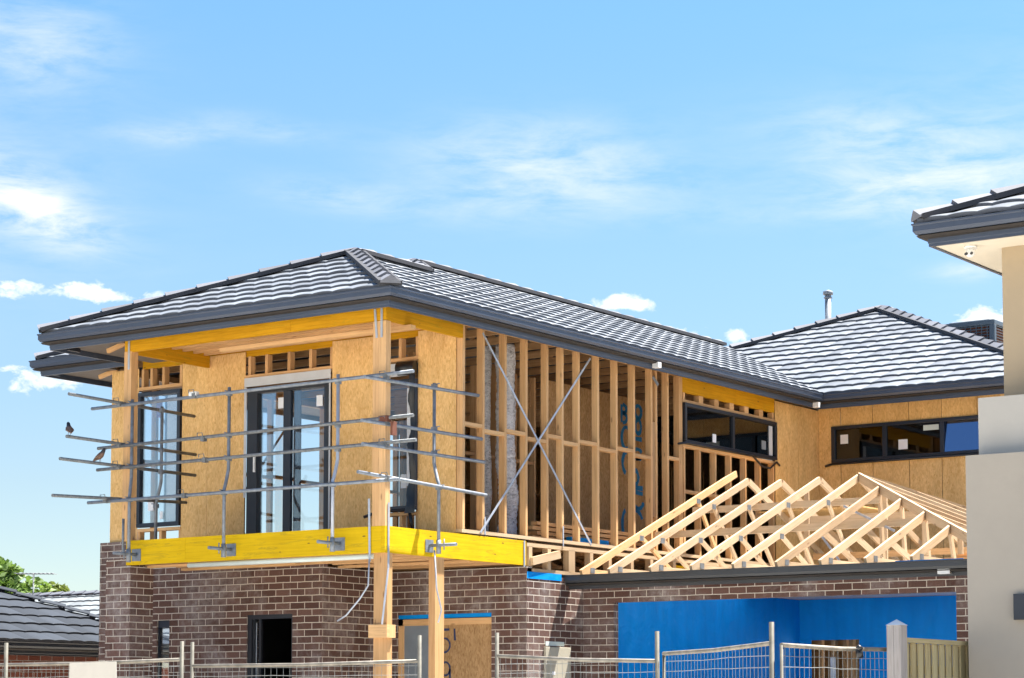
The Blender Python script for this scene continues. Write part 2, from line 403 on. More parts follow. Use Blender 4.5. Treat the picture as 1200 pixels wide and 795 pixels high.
# ------------------------------------------------------------------ world and sun
SUN = Vector((.19, .36, .913)).normalized()
el = math.asin(SUN.z); az = math.atan2(SUN.x, SUN.y)
w = bpy.data.worlds.new('World'); SC.world = w; w.use_nodes = True; nt = w.node_tree; nt.nodes.clear()
wo = nt.nodes.new('ShaderNodeOutputWorld'); bg = nt.nodes.new('ShaderNodeBackground'); sky = nt.nodes.new('ShaderNodeTexSky')
sky.sky_type = 'NISHITA'; sky.sun_disc = False; sky.sun_elevation = el; sky.sun_rotation = az
sky.air_density = 1.0; sky.dust_density = .3; sky.ozone_density = 2.5
SKY_STR = .0505
bg.inputs['Strength'].default_value = SKY_STR
tc = nt.nodes.new('ShaderNodeTexCoord'); sp = nt.nodes.new('ShaderNodeSeparateXYZ'); nt.links.new(tc.outputs['Generated'], sp.inputs[0])
# azimuth measured from the street's viewing direction, elevation
X, Y_, Z = sp.outputs
fx, fy = -math.sin(YAW), math.cos(YAW)
dep = math_(nt, 'ADD', math_(nt, 'MULTIPLY', X, fx), math_(nt, 'MULTIPLY', Y_, fy))
lat = math_(nt, 'ADD', math_(nt, 'MULTIPLY', X, R0.x), math_(nt, 'MULTIPLY', Y_, R0.y))
azn = math_(nt, 'ARCTAN2', lat, dep); eln = math_(nt, 'ARCSINE', Z)
cb = nt.nodes.new('ShaderNodeCombineXYZ'); nt.links.new(azn, cb.inputs[0]); nt.links.new(eln, cb.inputs[1])
def ael(px, py):
    a = math.atan((px-600)/2600); D = 1/math.cos(a)
    return a, math.atan((829-py)/2600/D)
wisp_v = nt.nodes.new('ShaderNodeMapping'); wisp_v.inputs['Scale'].default_value = (9, 34, 1); wisp_v.inputs['Rotation'].default_value = (0, 0, .12); nt.links.new(cb.outputs[0], wisp_v.inputs[0])
wisp = noise(nt, wisp_v.outputs[0], 2.4, 10, .64, .3)
wisp = ramp(nt, wisp, [(.34, (0, 0, 0)), (.50, (.45,)*3), (.72, (1, 1, 1))])
cum_v = nt.nodes.new('ShaderNodeMapping'); cum_v.inputs['Scale'].default_value = (70, 110, 1); nt.links.new(cb.outputs[0], cum_v.inputs[0])
cum = noise(nt, cum_v.outputs[0], 1.4, 7, .6, .3)
def blob(px, py, rx, ry, s, rot=0):
    a, e = ael(px, py); rx /= 2600; ry /= 2600
    dx = math_(nt, 'SUBTRACT', azn, a); dy = math_(nt, 'SUBTRACT', eln, e)
    if rot:
        c, si = math.cos(rot), math.sin(rot)
        dx, dy = (math_(nt, 'ADD', math_(nt, 'MULTIPLY', dx, c), math_(nt, 'MULTIPLY', dy, si)), math_(nt, 'SUBTRACT', math_(nt, 'MULTIPLY', dy, c), math_(nt, 'MULTIPLY', dx, si)))
    q = math_(nt, 'ADD', math_(nt, 'POWER', math_(nt, 'ABSOLUTE', math_(nt, 'DIVIDE', dx, rx)), 2), math_(nt, 'POWER', math_(nt, 'ABSOLUTE', math_(nt, 'DIVIDE', dy, ry)), 2))
    return math_(nt, 'MULTIPLY', math_(nt, 'EXPONENT', math_(nt, 'MULTIPLY', q, -1)), s)
W = None
for b_ in [(30, 35, 90, 48, .62), (20, 225, 75, 34, .9, -.35), (60, 255, 70, 26, .75, -.25), (185, 147, 60, 13, .5), (300, 140, 80, 14, .35, -.1), (395, 222, 90, 16, .42, -.1),
           (620, 165, 130, 36, .62), (680, 205, 160, 30, .45), (600, 235, 160, 26, .25), (1060, 160, 140, 40, .6, -.15), (1080, 205, 120, 22, .62), (1060, 235, 110, 20, .35), (1140, 312, 40, 10, .6), (880, 245, 200, 14, .15),
           (-300, 200, 300, 120, .6), (1500, 150, 300, 120, .6)]:
    o = blob(*b_); W = o if W is None else math_(nt, 'ADD', W, o)
wmask = math_(nt, 'MULTIPLY', W, wisp, clamp=True)
Cm = None
for b_ in [(12, 334, 26, 11, 1.0), (88, 336, 30, 11, 1.0), (118, 341, 26, 8, 1.0), (180, 345, 36, 9, .8), (50, 447, 48, 12, 1.0), (8, 430, 24, 7, .75), (725, 349, 38, 10, 1.0), (745, 352, 20, 7, .9), (795, 390, 36, 9, .9), (865, 388, 15, 9, .95), (1155, 376, 36, 18, 1.3), (1180, 385, 30, 22, 1.2)]:
    o = blob(*b_); Cm = o if Cm is None else math_(nt, 'ADD', Cm, o)
cm = math_(nt, 'ADD', Cm, math_(nt, 'MULTIPLY', math_(nt, 'SUBTRACT', cum, .5), 2.6))
cmask = math_(nt, 'MULTIPLY', ramp(nt, cm, [(.45, (0, 0, 0)), (1.0, (1, 1, 1))]), math_(nt, 'MULTIPLY', Cm, 3, clamp=True))
hs = nt.nodes.new('ShaderNodeHueSaturation'); hs.inputs['Saturation'].default_value = 1.0; hs.inputs['Hue'].default_value = .5
nt.links.new(sky.outputs[0], hs.inputs['Color'])
mr = math_(nt, 'DIVIDE', eln, .5, clamp=True)
grade = ramp(nt, mr, [(.20, (.57, .575, .57)), (.40, (.59, .67, .73)), (.62, (.54, .73, .83)), (1, (.54, .73, .83))])
skyc = mixc(nt, 1, hs.outputs[0], grade, 'MULTIPLY')
CLOUD = (4.1, 4.25, 4.35)
c1 = mixc(nt, wmask, skyc, CLOUD); c2 = mixc(nt, cmask, c1, tuple(x*1.1 for x in CLOUD))
nt.links.new(c2, bg.inputs['Color']); nt.links.new(bg.outputs[0], wo.inputs[0])
sl = bpy.data.lights.new('sun', 'SUN'); sl.energy = 3.9; sl.angle = rad(.5); sl.color = (1, .955, .89)
so = bpy.data.objects.new('sun', sl); COL.objects.link(so); so.rotation_euler = SUN.to_track_quat('Z', 'Y').to_euler(); so.location = (0, 0, 40)
SC.view_settings.view_transform = 'Standard'; SC.view_settings.look = 'None'; SC.view_settings.exposure = 2.4; SC.view_settings.gamma = 1
SC.cycles.max_bounces = 10; SC.cycles.diffuse_bounces = 5; SC.cycles.transparent_max_bounces = 16

# ------------------------------------------------------------------ ground
m = MB(); m.poly([(-900, -900, 0), (900, -900, 0), (900, 1500, 0), (-900, 1500, 0)], uvs=[(0, 0)]*4); struct(m.build('ground', 'earth'))
m = MB(); m.poly([(-200, -13, .004), (200, -13, .004), (200, -21, .004), (-200, -21, .004)], uvs=[(0, 0)]*4); struct(m.build('road', 'asphalt'))
m = MB(); m.box(-200, 200, -12.7, -13.0, -.05, .13); struct(m.build('kerb', 'concrete'))
m = MB(); m.box(-200, 200, -9.5, -11.0, -.05, .05); struct(m.build('footpath', 'concrete'))
m = MB(); m.box(.3, 5.4, -9.4, 4.0, -.05, .03); struct(m.build('driveway', 'concrete'))

# ================================================================== THE UNFINISHED HOUSE
H = thing('unfinished_house', 'two-storey brown brick house still under construction with bare timber framing and grey tiled roof', 'house', (0, 0, 0))
ZB, ZF = 3.375, 3.68      # underside / top of floor
BW, CX, YD, YG = 1.42, -2.12, 2.848, 4.127
PT = rad(22.5); T = math.tan(PT); ZE = 6.315
T2 = .11
# --- brickwork, one part per stretch of wall
B('brick_wall', 'brick', H, (-6.02, -4.95, BW, BW+T2, 0, 3.60), (-6.02, -5.25, BW, BW+T2, 3.60, 3.82), (-4.95, -4.72, BW, BW+T2, 2.75, 3.60), (-4.72, -3.37, BW, BW+T2, 0, 3.60),
  (-3.37, -2.60, BW, BW+T2, 2.785, 3.60), (-2.60, CX, BW, BW+T2, 0, 3.60), uv='wall')
B('brick_wall', 'brick', H, (CX-T2, CX, BW+T2+.001, YD-.001, 0, ZB-.01), uv='wall')
B('brick_wall', 'brick', H, (CX-T2, -2.03, YD, YD+T2, 0, ZB-.01), (-2.03, -.54, YD, YD+T2, 2.80, ZB-.01), (-.54, 0, YD, YD+T2, 0, ZB-.01), uv='wall')
B('brick_wall', 'brick', H, (-T2, 0, YD+T2+.001, YG-.001, 0, 3.26), uv='wall')
B('brick_wall', 'brick', H, (-T2, .466, YG, YG+T2, 0, 3.2), (.466, 5.166, YG, YG+T2, 2.95, 3.2), (5.166, 5.6, YG, YG+T2, 0, 3.2), uv='wall')
B('brick_wall', 'brick', H, (5.6-T2, 5.6, YG+T2+.001, 10.8, 0, 3.2), uv='wall')
B('brick_wall', 'brick', H, (-6.02, -6.02+T2, BW+T2+.001, 2.1, 0, ZB-.01), (-6.02, -6.02+T2, 2.1, 3.9, 2.75, ZB-.01), (-6.02, -6.02+T2, 3.9, 20, 0, ZB-.01), uv='wall')
B('brick_pier', 'brick', H, (-4.46, -4.04, .0, .41, 0, ZB-.005), (-4.46, -4.115, .002, .408, ZB-.005, ZB+.08), uv='wall')
# --- weep of the ground floor openings
g = B('window', 'frame_blue', H, (-4.95, -4.72, BW+.03, BW+.08, 2.65, 2.75), (-4.95, -4.935, BW+.03, BW+.08, 0, 2.65), (-4.735, -4.72, BW+.03, BW+.08, 0, 2.65))
B('pane', 'glass', g, (-4.935, -4.735, BW+.05, BW+.056, .3, 2.65))
dr = B('doorway', 'frame', H, (-3.37, -3.30, BW+.02, BW+.09, 0, 2.785), (-2.63, -2.60, BW+.02, BW+.09, 0, 2.785), (-3.30, -2.63, BW+.02, BW+.09, 2.73, 2.785))
B('sliding_sash', 'frame', dr, (-3.20, -3.16, BW+.045, BW+.085, 0, 2.73), (-3.30, -3.27, BW+.045, BW+.085, 0, 2.73))
B('pane', 'glass', dr, (-3.27, -3.20, BW+.06, BW+.066, 0, 2.7))
B('track', 'galv', dr, (-3.22, -3.205, BW+.015, BW+.02, 0, 2.68))
# --- entry: taped grey sheet, timber frame and a plywood board with marker
e = B('door_frame', 'pine', H, (-2.03, -1.955, YD+.01, YD+.10, 0, 2.74), (-2.03, -.54, YD+.01, YD+.10, 2.66, 2.74))
B('blue_flashing', 'wrap', H, (-2.03, -.54, YD+.012, YD+.09, 2.75, 2.798))
B('grey_sheet', 'film', H, (-1.955, -1.40, YD+.04, YD+.06, 0, 2.66))
bd = B('plywood_board', 'osb_dark', H, (-1.40, -.545, YD+.03, YD+.05, 0, 2.66), uv='wall')
# --- ribbons for spray / marker strokes
def stroke(mb, P, U, V, Nn, pts, wd, closed=False):
    n = len(pts); pos = [P+U*a+V*b for a, b in pts]; pr_ = []
    for i in range(n):
        d = (pos[min(i+1, n-1)]-pos[max(i-1, 0)]).normalized(); sdv = d.cross(Nn).normalized()*wd/2*random.uniform(.75, 1.2)
        pr_.append((mb.bm.verts.new(pos[i]-sdv+Nn*.003), mb.bm.verts.new(pos[i]+sdv+Nn*.003)))
    for i in range(n-1): mb.face([pr_[i][0], pr_[i][1], pr_[i+1][1], pr_[i+1][0]])
def arc(cx, cy, rx, ry, a0, a1, n=14): return [(cx+rx*math.cos(rad(a0+(a1-a0)*i/n)), cy+ry*math.sin(rad(a0+(a1-a0)*i/n))) for i in range(n+1)]
mb = MB(); mb.keepn = True
P0 = Vector((-1.38, YD+.03, 2.62)); U, V, Nn = Vector((1, 0, 0)), Vector((0, 0, 1)), Vector((0, -1, 0))
stroke(mb, P0, U, V, Nn, [(.06, -.02), (.06, -.14)] + arc(.08, -.22, .09, .09, 100, -130), .028)       # 5
stroke(mb, P0, U, V, Nn, [(.05, -.02), (.16, -.02)], .028)
stroke(mb, P0, U, V, Nn, [(.24, -.01), (.25, -.16)], .028)                                              # 1
stroke(mb, P0, U, V, Nn, arc(.10, -.52, .07, .085, 0, 360, 20), .028)                                    # 9
stroke(mb, P0, U, V, Nn, [(.17, -.52), (.17, -.64), (.13, -.72)], .028)
stroke(mb, P0, U, V, Nn, arc(.05, -.95, .12, .17, 80, -80), .028)
mb.build('marker_writing', 'ink_dark', bd)
# --- meter box on the side wall
mt = B('meter_box', 'meter', H, (.0015, .035, 3.22, 3.79, 1.7, 2.37), bevel=.004)
B('meter_box_sticker', 'sticker', mt, (.035, .037, 3.36, 3.43, 2.02, 2.06))
B('mortar_patch', 'pvc', H, (.001, .006, 3.26, 3.68, 2.385, 2.44))
# --- floor platform and what is under it
B('floor_platform', 'osb_dark', H, (-5.88, -.05, 1.50, 20, ZF-.03, ZF-.002), (-4.10, -.05, .05, 1.50, ZF-.03, ZF-.002), (-.05, 4.0, 10.85, 20, ZF-.03, ZF-.002), uv='wall')
B('deck_beam', 'lvl', H, (-4.11, -1.555*2, -.002, .045, ZB, ZF)); B('deck_beam', 'lvl', H, (-3.108, -.047, -.002, .045, ZB, ZF))
B('deck_beam', 'lvl', H, (-.046, .0, .0, 2.835, ZB, ZF))
B('deck_beam', 'lvl', H, (-.14, -.095, 6.3, 10.7, ZB, ZF-.1))
for i in range(12):
    y = .18+i*.225
    xl = -4.08 if y < 1.4 else -2.05
    if y < 2.8: B('joist', 'pine', H, (xl, -.047, y, y+.045, ZB+.012, ZF-.032) if not 1.38 < y+.045 < 1.56 else (CX+.01, -.047, y, y+.045, ZB+.012, ZF-.032))

B('deck_soffit_board', 'pine', H, (-4.08, -2.15, .30, .39, ZB-.02, ZB+.01), (-4.08, -2.15, .95, 1.04, ZB-.02, ZB+.01), (-2.1, -.05, 1.7, 1.79, ZB-.02, ZB+.01))
m = MB(); m.tube([(-3.10, -.005+.06, ZB-.035), (-.2, .055, ZB-.035)], .03, 12); m.build('white_pipe', 'pvc', H)
# floor zone along the side above the brick
B('wall_plate', 'pine_pale', H, (-.09, .0, YD+.02, 7.2, 3.30, 3.345))
B('blue_flashing', 'wrap', H, (.001, .006, YD+.005, 3.62, 3.215, 3.30))
for y in (2.90, 3.32, 3.80, 4.30, 4.75, 5.3, 5.8, 6.4): B('floor_truss_post', 'pine_pale', H, (-.09, -.002, y, y+(.09 if y in (3.80,) else .045)*1.6, 3.345, 3.62))
B('floor_truss_chord', 'pine_pale', H, (-.09, -.002, 2.86, 10.7, 3.615, 3.66))
m = MB(); m.bar((.02, 2.93, 3.43), (.02, 3.55, 3.55), .04, .10); m.build('loose_offcut', 'pine_pale', H)
for i in range(18):
    y = 2.95+i*.45
    m = MB(); m.bar((-.12, y, 3.40), (-5.8, y, 3.40), .09, .035); m.bar((-.12, y, 3.60), (-5.8, y, 3.60), .09, .035)
    for k in range(8): m.bar((-.2-k*.7, y, 3.41), (-.55-k*.7, y, 3.59), .07, .035); m.bar((-.55-k*.7, y, 3.59), (-.9-k*.7, y, 3.41), .07, .035)
    m.build('floor_truss', 'pine_dark', H)
# ground-floor inner frame so the rooms are dark
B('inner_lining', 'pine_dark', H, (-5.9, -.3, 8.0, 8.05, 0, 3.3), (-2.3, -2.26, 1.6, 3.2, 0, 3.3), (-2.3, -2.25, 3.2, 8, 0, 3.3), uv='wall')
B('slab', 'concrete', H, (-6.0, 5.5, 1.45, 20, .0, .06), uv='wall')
B('doorway_dark_standin', 'black', H, (-4.1, -4.05, 1.6, 8, 0, 3.3), uv='wall')  # partition coloured black to stand in for the unlit room behind the doorway
# --- posts
def post(*bx):
    return B('post', 'pine', H, bx)
def strap(p, q, wd=.03, parent=H, mat='zinc', up=(0, 0, 1)):
    m = MB(); m.bar(p, q, wd, .004, up); return m.build('steel_strap', mat, parent)
post(-4.194, -4.072, .0, .12, ZF, 6.07); post(-.19, -.10, .0, .09, ZF, 6.055); post(-.098, 0, .0, .09, ZF, 6.055)
post(-.20, -.03, .035+.015, .14, 0, ZB-.002); post(-.028, .0, .047, .14, 0, ZB-.002)
post(-.095, .0, .955, 1.13, 0, ZB-.002)
B('post_collar', 'pine', H, (-.235, .035, .0, .049, 2.40, 2.55), (.001, .035, .05, .16, 2.40, 2.55))
for pts in ([(-.16, -.006, 6.2), (-.13, -.006, 5.86)], [(-.06, -.006, 6.2), (-.06, -.006, 5.86)], [(-4.11, -.006, 6.2), (-4.11, -.006, 5.84)],
            [(-.22, -.02, 4.0), (-.21, -.012, ZB-.1)], [(.006, .06, 3.95), (.006, .06, 3.2)], [(.006, .06, 3.2), (-.02, -.02, 2.55)], [(.006, 2.79, ZB-.02), (.006, 2.79, ZF)]): strap(*pts, up=(0, -1, 0) if pts[0][1] < 0 else (1, 0, 0))
m = MB(); m.tube([(-.21, -.02, 3.3), (-.215, -.03, 3.0), (-.32, -.05, 2.85), (-.5, -.08, 2.66), (-.62, -.09, 2.60)], .010, 6); m.build('steel_strap', 'zinc', H)
m = MB(); m.tube([(.03, .90, 3.45), (.04, .93, 3.0), (.06, 1.0, 2.75), (.05, .95, 2.6)], .010, 6); m.build('steel_strap', 'zinc', H)
# --- upper balcony beams
B('eave_beam', 'lvl_eave_shade', H, (-4.19, -1.45, .003, .048, 6.062, 6.30)); B('eave_beam', 'lvl_eave_shade', H, (-1.448, 0, .003, .048, 6.062, 6.30))
B('eave_beam', 'lvl_eave_shade', H, (-.045, .0, .05, 1.50, 6.055, 6.30))
B('eave_beam', 'lvl_eave_shade', H, (-4.12, -4.075, .05, 1.44, 6.04, 6.24))
B('eave_beam', 'lvl_eave_shade', H, (-5.35, -.02, 1.50, 1.545, 6.14, 6.29))
B('eave_tie', 'pine', H, (-2.9, .09, .35, .44, 6.0, 6.045))
for i in range(7): B('ceiling_joist', 'pine', H, (-4.07, -.05, .12+i*.2, .165+i*.2, 6.19, 6.28))
B('ceiling_sheet', 'lvl_eave_shade', H, (-4.07, -.05, .05, 1.49, 6.285, 6.295))
# --- balcony wall (sheathed)
Yw = 1.478; FR = (Yw-.0, Yw+.012)
def osb(*boxes): return B('wall_sheet', 'osb', H, *boxes, uv='wall')
osb((-5.90, -5.40, Yw, Yw+.012, 3.70, 6.15)); osb((-4.595, -4.14, Yw, Yw+.012, 3.70, 6.2)); osb((-4.136, -3.485, Yw, Yw+.012, 3.70, 6.2))
osb((-2.025, -1.25, Yw, Yw+.012, 3.70, 6.2)); osb((-.665, -.092, Yw, Yw+.012, 3.70, 6.2))
osb((-5.902, -5.89, Yw+.013, 1.60, 3.70, 6.15))
Yi = Yw+.014
def studs(name, xs, y0, y1, z0, z1, w=.045, mat='pine'):
    for x in xs: B(name, mat, H, (x, x+w, y0, y1, z0, z1))
studs('cripple_stud', (-5.36, -5.20, -4.98, -4.66), Yi, Yi+.09, 5.89, 6.138); studs('cripple_stud', (-3.45, -3.16, -2.78, -2.42, -2.075), Yi, Yi+.09, 5.895, 6.138)
studs('cripple_stud', (-1.22, -.98, -.715), Yi, Yi+.09, 5.895, 6.138)
for a, b in ((-5.40, -4.60), (-3.482, -2.028), (-1.25, -.668)): B('window_head', 'pine', H, (a, b, Yw-.004, Yi+.09, 5.852, 5.892))
for a, b in ((-5.40, -4.60), (-1.25, -.668)):
    B('window_sill_plate', 'pine', H, (a, b, Yw-.004, Yi+.09, 3.945, 3.985)); studs('cripple_stud', (a, (a+b)/2, b-.045), Yi, Yi+.09, 3.72, 3.944)
B('bottom_plate', 'pine', H, (-5.88, -.1, Yi, Yi+.09, ZF, ZF+.04))
# window 1
def window(x0, x1, z0, z1, y, mull=(), fm='frame_blue', gm='glass', fr=.05, name='window', dp=.07):
    f = MB(); f.box(x0, x1, y, y+dp, z1-fr, z1); f.box(x0, x1, y, y+dp, z0, z0+fr); f.box(x0, x0+fr, y, y+dp, z0+fr, z1-fr); f.box(x1-fr, x1, y, y+dp, z0+fr, z1-fr)
    for c, wd in mull: f.box(c-wd/2, c+wd/2, y+.008, y+dp, z0+fr, z1-fr)
    o = f.build(name, fm, H, .004)
    B('pane', gm, o, (x0+fr, x1-fr, y+dp*.6, y+dp*.6+.006, z0+fr, z1-fr)); return o
w1 = window(-5.385, -4.61, 4.0, 5.815, Yw-.03, fr=.055)
B('mullion', 'flash', w1, (-4.90, -4.665, Yw+.03, Yw+.04, 4.06, 5.75)); B('mullion', 'frame', w1, (-4.935, -4.90, Yw+.025, Yw+.045, 4.06, 5.75))
B('sticker', 'sticker', w1, (-5.2, -5.1, Yw+.002, Yw+.004, 4.22, 4.36)); B('sticker', 'sticker', w1, (-4.98, -4.93, Yw+.002, Yw+.004, 4.10, 4.20))
B('sticker', 'timber_red', w1, (-5.16, -5.06, Yw+.1, Yw+.11, 5.48, 5.70))
# sliding door
sd_ = B('balcony_door', 'frame', H, (-3.43, -3.26, Yw-.02, Yw+.09, ZF+.0, 5.72), (-2.10, -2.055, Yw-.02, Yw+.09, ZF, 5.72), (-3.26, -2.10, Yw-.02, Yw+.09, 5.64, 5.72), (-3.26, -2.10, Yw-.02, Yw+.09, ZF, ZF+.06))
B('door_stile', 'frame_blue', sd_, (-2.83, -2.71, Yw+.0, Yw+.05, ZF+.06, 5.64)); B('door_stile', 'frame_blue', sd_, (-2.155, -2.10, Yw+.0, Yw+.05, ZF+.06, 5.64))
B('door_stile', 'frame_blue', sd_, (-2.70, -2.60, Yw+.055, Yw+.085, ZF+.06, 5.64))
B('pane', 'glass', sd_, (-3.26, -2.83, Yw+.02, Yw+.026, ZF+.06, 5.64)); B('pane', 'glass', sd_, (-2.71, -2.155, Yw+.03, Yw+.036, ZF+.06, 5.64))
B('flashing_strip', 'flash', sd_, (-3.475, -2.03, Yw-.03, Yw-.022, 5.735, 5.85)); B('flashing_strip', 'flash', sd_, (-2.052, -2.03, Yw-.03, Yw-.022, ZF, 5.73)); B('flashing_strip', 'flash', sd_, (-3.475, -3.435, Yw-.03, Yw-.022, 4.3, 5.73))
B('sticker', 'sticker', sd_, (-2.93, -2.84, Yw+.012, Yw+.014, 5.42, 5.56)); B('sticker', 'sticker', sd_, (-2.30, -2.20, Yw+.022, Yw+.024, 5.40, 5.54)); B('door_handle', 'white', sd_, (-3.30, -3.275, Yw-.045, Yw-.021, 4.62, 4.86))
# right window with black membrane
w2 = window(-1.24, -.70, 4.01, 5.62, Yw-.03, fr=.05, mull=())
B('flashing_strip', 'flash', w2, (-1.22, -.80, Yw-.035, Yw-.031, 5.66, 5.82)); B('flashing_strip', 'flash', w2, (-.80, -.73, Yw-.045, Yw-.038, 4.3, 5.50))
m = MB(); m.tube([(-.90, Yw-.10, 5.74), (-.66, Yw-.06, 5.74)], .085, 14)
m.build('membrane_roll', 'black', w2)
m = MB()
prev = None
for i in range(24):
    z = 5.72-i*.0765; x = -.70+.012*math.sin(i*.9); wd = .05+.012*math.sin(i*1.7)+(.07*max(0, (i-16)/8) if i > 15 else 0); y = Yw-.055-.02*math.sin(i*.6)
    r = [m.bm.verts.new((x-wd, y-.01, z)), m.bm.verts.new((x-wd*.3, y-.035-.01*math.sin(i*2.1), z)), m.bm.verts.new((x+.03, y, z))]
    if prev: m.face([prev[0], prev[1], r[1], r[0]], smooth=True); m.face([prev[1], prev[2], r[2], r[1]], smooth=True)
    prev = r
m.tube([(-.75, Yw-.06, 4.0), (-.70, Yw-.08, 3.86), (-.69, Yw-.06, 3.74)], .022, 8); m.tube([(-1.45, Yw-.06, 3.95), (-1.25, Yw-.05, 4.0), (-.8, Yw-.04, 4.01)], .02, 8)
m.build('membrane_tail', 'black', w2)
B('sticker', 'flash', w2, (-.93, -.84, Yw+.002, Yw+.004, 4.28, 4.45))
# --- the open stud side wall (x = 0)
for y in (1.498, 1.905, 2.372, 2.826, 3.292, 3.640, 4.018, 4.482, 4.935, 5.375, 5.825, 5.95, 6.255, 6.622): B('stud', 'pine', H, (-.092, -.002, y-.0, y+.045, 3.745, 6.23))
B('stud', 'pine', H, (-.092, -.002, 6.575, 6.62, 3.745, 6.23)); B('jamb_packer', 'pine_dark', H, (-.08, -.01, 5.872, 5.948, 4.2, 5.5))
B('bottom_plate', 'pine_pale', H, (-.094, .003, 1.48, 10.75, 3.70, 3.742)); B('top_plate', 'pine', H, (-.09, -.002, 1.52, 10.7, 6.235, 6.28))
ys = [1.543, 1.905, 1.95, 2.372, 2.417, 2.826, 2.871, 3.292, 3.337, 3.64, 3.685, 4.018, 4.063, 4.482, 4.527, 4.935, 4.98, 5.375, 5.42, 5.825]
for i in range(0, len(ys), 2): B('nogging', 'pine', H, (-.09, -.004, ys[i]+.001, ys[i+1]-.001, 5.00-(i % 4 == 2)*.05+(i > 6)*.03, 5.045-(i % 4 == 2)*.05+(i > 6)*.03))
B('nogging', 'pine', H, (-.09, -.004, 6.302, 6.573, 5.03, 5.07))
strap((.004, 1.9, 6.17), (.004, 4.32, 3.72), .03, up=(1, 0, 0)); strap((.009, 4.30, 6.17), (.009, 1.85, 3.72), .03, up=(1, 0, 0))
strap((.006, 1.95, 3.92), (.006, 1.95, 3.70), .025, up=(1, 0, 0)); strap((.006, 3.66, 3.92), (.006, 3.66, 3.66), .025, up=(1, 0, 0))
strap((-.005+.01, 5.87, 6.12), (.012, 6.0, 6.02), .05, up=(1, 0, 0), mat='galv')
# side window part
B('eave_beam', 'lvl_eave_shade', H, (-.05, -.003, 6.67, 8.20, 6.005, 6.26)); B('eave_beam', 'lvl_eave_shade', H, (-.05, -.003, 8.203, 9.36, 6.005, 6.26))
B('window_head', 'pine', H, (-.09, .002, 6.67, 9.36, 5.868, 5.905)); B('window_sill_plate', 'pine', H, (-.09, .002, 6.67, 9.36, 5.235, 5.275))
for y in (6.70, 7.13, 7.57, 8.01, 8.45, 8.89, 9.30): B('cripple_stud', 'pine', H, (-.09, -.004, y, y+.12 if y > 6.9 and y < 9.2 else y+.045, 5.905, 6.003)); B('cripple_stud', 'pine', H, (-.09, -.004, y, y+.045, 3.742, 5.234))
for a, b in ((6.745, 7.13), (7.175, 7.57), (7.615, 8.01)): B('nogging', 'pine', H, (-.09, -.006, a, b, 4.60, 4.64))
def xwindow(y0, y1, z0, z1, x, mull, pn='glass_dark'):
    f = MB(); fr = .05; dp = .07
    f.box(x-dp, x, y0, y1, z1-fr, z1); f.box(x-dp, x, y0, y1, z0, z0+fr); f.box(x-dp, x, y0, y0+fr, z0+fr, z1-fr); f.box(x-dp, x, y1-fr, y1, z0+fr, z1-fr)
    for c in mull: f.box(x-dp, x-.008, c-.03, c+.03, z0+fr, z1-fr)
    o = f.build('window', 'frame', H, .005); B('pane', pn, o, (x-.046, x-.04, y0+fr, y1-fr, z0+fr, z1-fr)); return o
ws = xwindow(6.69, 9.38, 5.29, 5.86, .035, (8.08,))
B('sticker', 'sticker', ws, (.0, .003, 7.50, 7.60, 5.38, 5.50)); B('flashing_strip', 'flash', ws, (-.0, .01, 9.17, 9.27, 5.35, 5.79)); B('sticker', 'film', ws, (.0, .003, 8.95, 9.08, 5.42, 5.55))
m = MB(); m.tube([(.03, 6.5, 5.26), (.045, 6.7, 5.29), (.045, 8.6, 5.285), (.03, 8.9, 5.16), (.03, 9.15, 5.15), (.035, 9.35, 5.26), (.03, 9.45, 5.22)], .016, 8)
m.build('membrane_tail', 'black', ws)
B('wall_sheet', 'osb', H, (-.012, .0, 9.38, 10.10, 3.745, 6.19), uv='wall'); B('wall_sheet', 'osb', H, (-.012, .0, 10.11, 10.79, 3.745, 6.19), uv='wall')
# --- rear wing front wall (y = 10.8)
YR = 10.80
xs_ = [0.002, .62, 1.22, 1.83, 2.44, 3.05, 4.05]
for a, b in zip([.002, .38, .92, 1.52, 2.05, 2.62], [.377, .917, 1.517, 2.047, 2.617, 4.05]):
    zz = (5.36, 5.93); w0, w1_ = .222, 3.3
    if b <= w0: osb((a, b-.006, YR-.012, YR, 3.60, 6.29)); continue
    bx = [(a, b-.006, YR-.012, YR, 3.60, zz[0]), (a, b-.006, YR-.012, YR, zz[1], 6.29)]
    if a < w0: bx.append((a, w0, YR-.012, YR, zz[0], zz[1]))
    if b > w1_: bx.append((w1_, b, YR-.012, YR, zz[0], zz[1]))
    osb(*bx)
f = MB(); z0, z1 = 5.365, 5.925
f.box(.225, 3.3, YR-.045, YR+.04, z1-.05, z1); f.box(.225, 3.3, YR-.045, YR+.04, z0, z0+.05); f.box(.225, .29, YR-.045, YR+.04, z0+.05, z1-.05); f.box(3.24, 3.3, YR-.045, YR+.04, z0+.05, z1-.05)
for c in (1.12, 2.06): f.box(c-.035, c+.035, YR-.04, YR+.03, z0+.05, z1-.05)
wr = f.build('window', 'frame_blue', H, .005)
B('pane', 'glass_dark', wr, (.29, 2.025, YR-.01, YR-.004, z0+.05, z1-.05))
m = MB(); m.box(2.10, 3.24, -.003, .003, 0, .46)
for v in m.bm.verts: y, z = v.co.y, v.co.z; v.co.y = YR-.035+y+z*.14; v.co.z = z0+.05+z
m.build('pane', 'glass_mirror', wr)
B('sticker', 'sticker', wr, (.37, .50, YR-.013, YR-.011, 5.65, 5.79)); B('sticker', 'sticker', wr, (1.34, 1.49, YR-.013, YR-.011, 5.50, 5.65)); B('sticker', 'pvc', wr, (1.75, 2.0, YR-.013, YR-.011, 5.76, 5.84))
m = MB(); m.tube([(.12, YR-.03, 5.32), (.25, YR-.05, 5.345), (3.3, YR-.05, 5.35)], .02, 8); m.build('membrane_tail', 'black', wr)
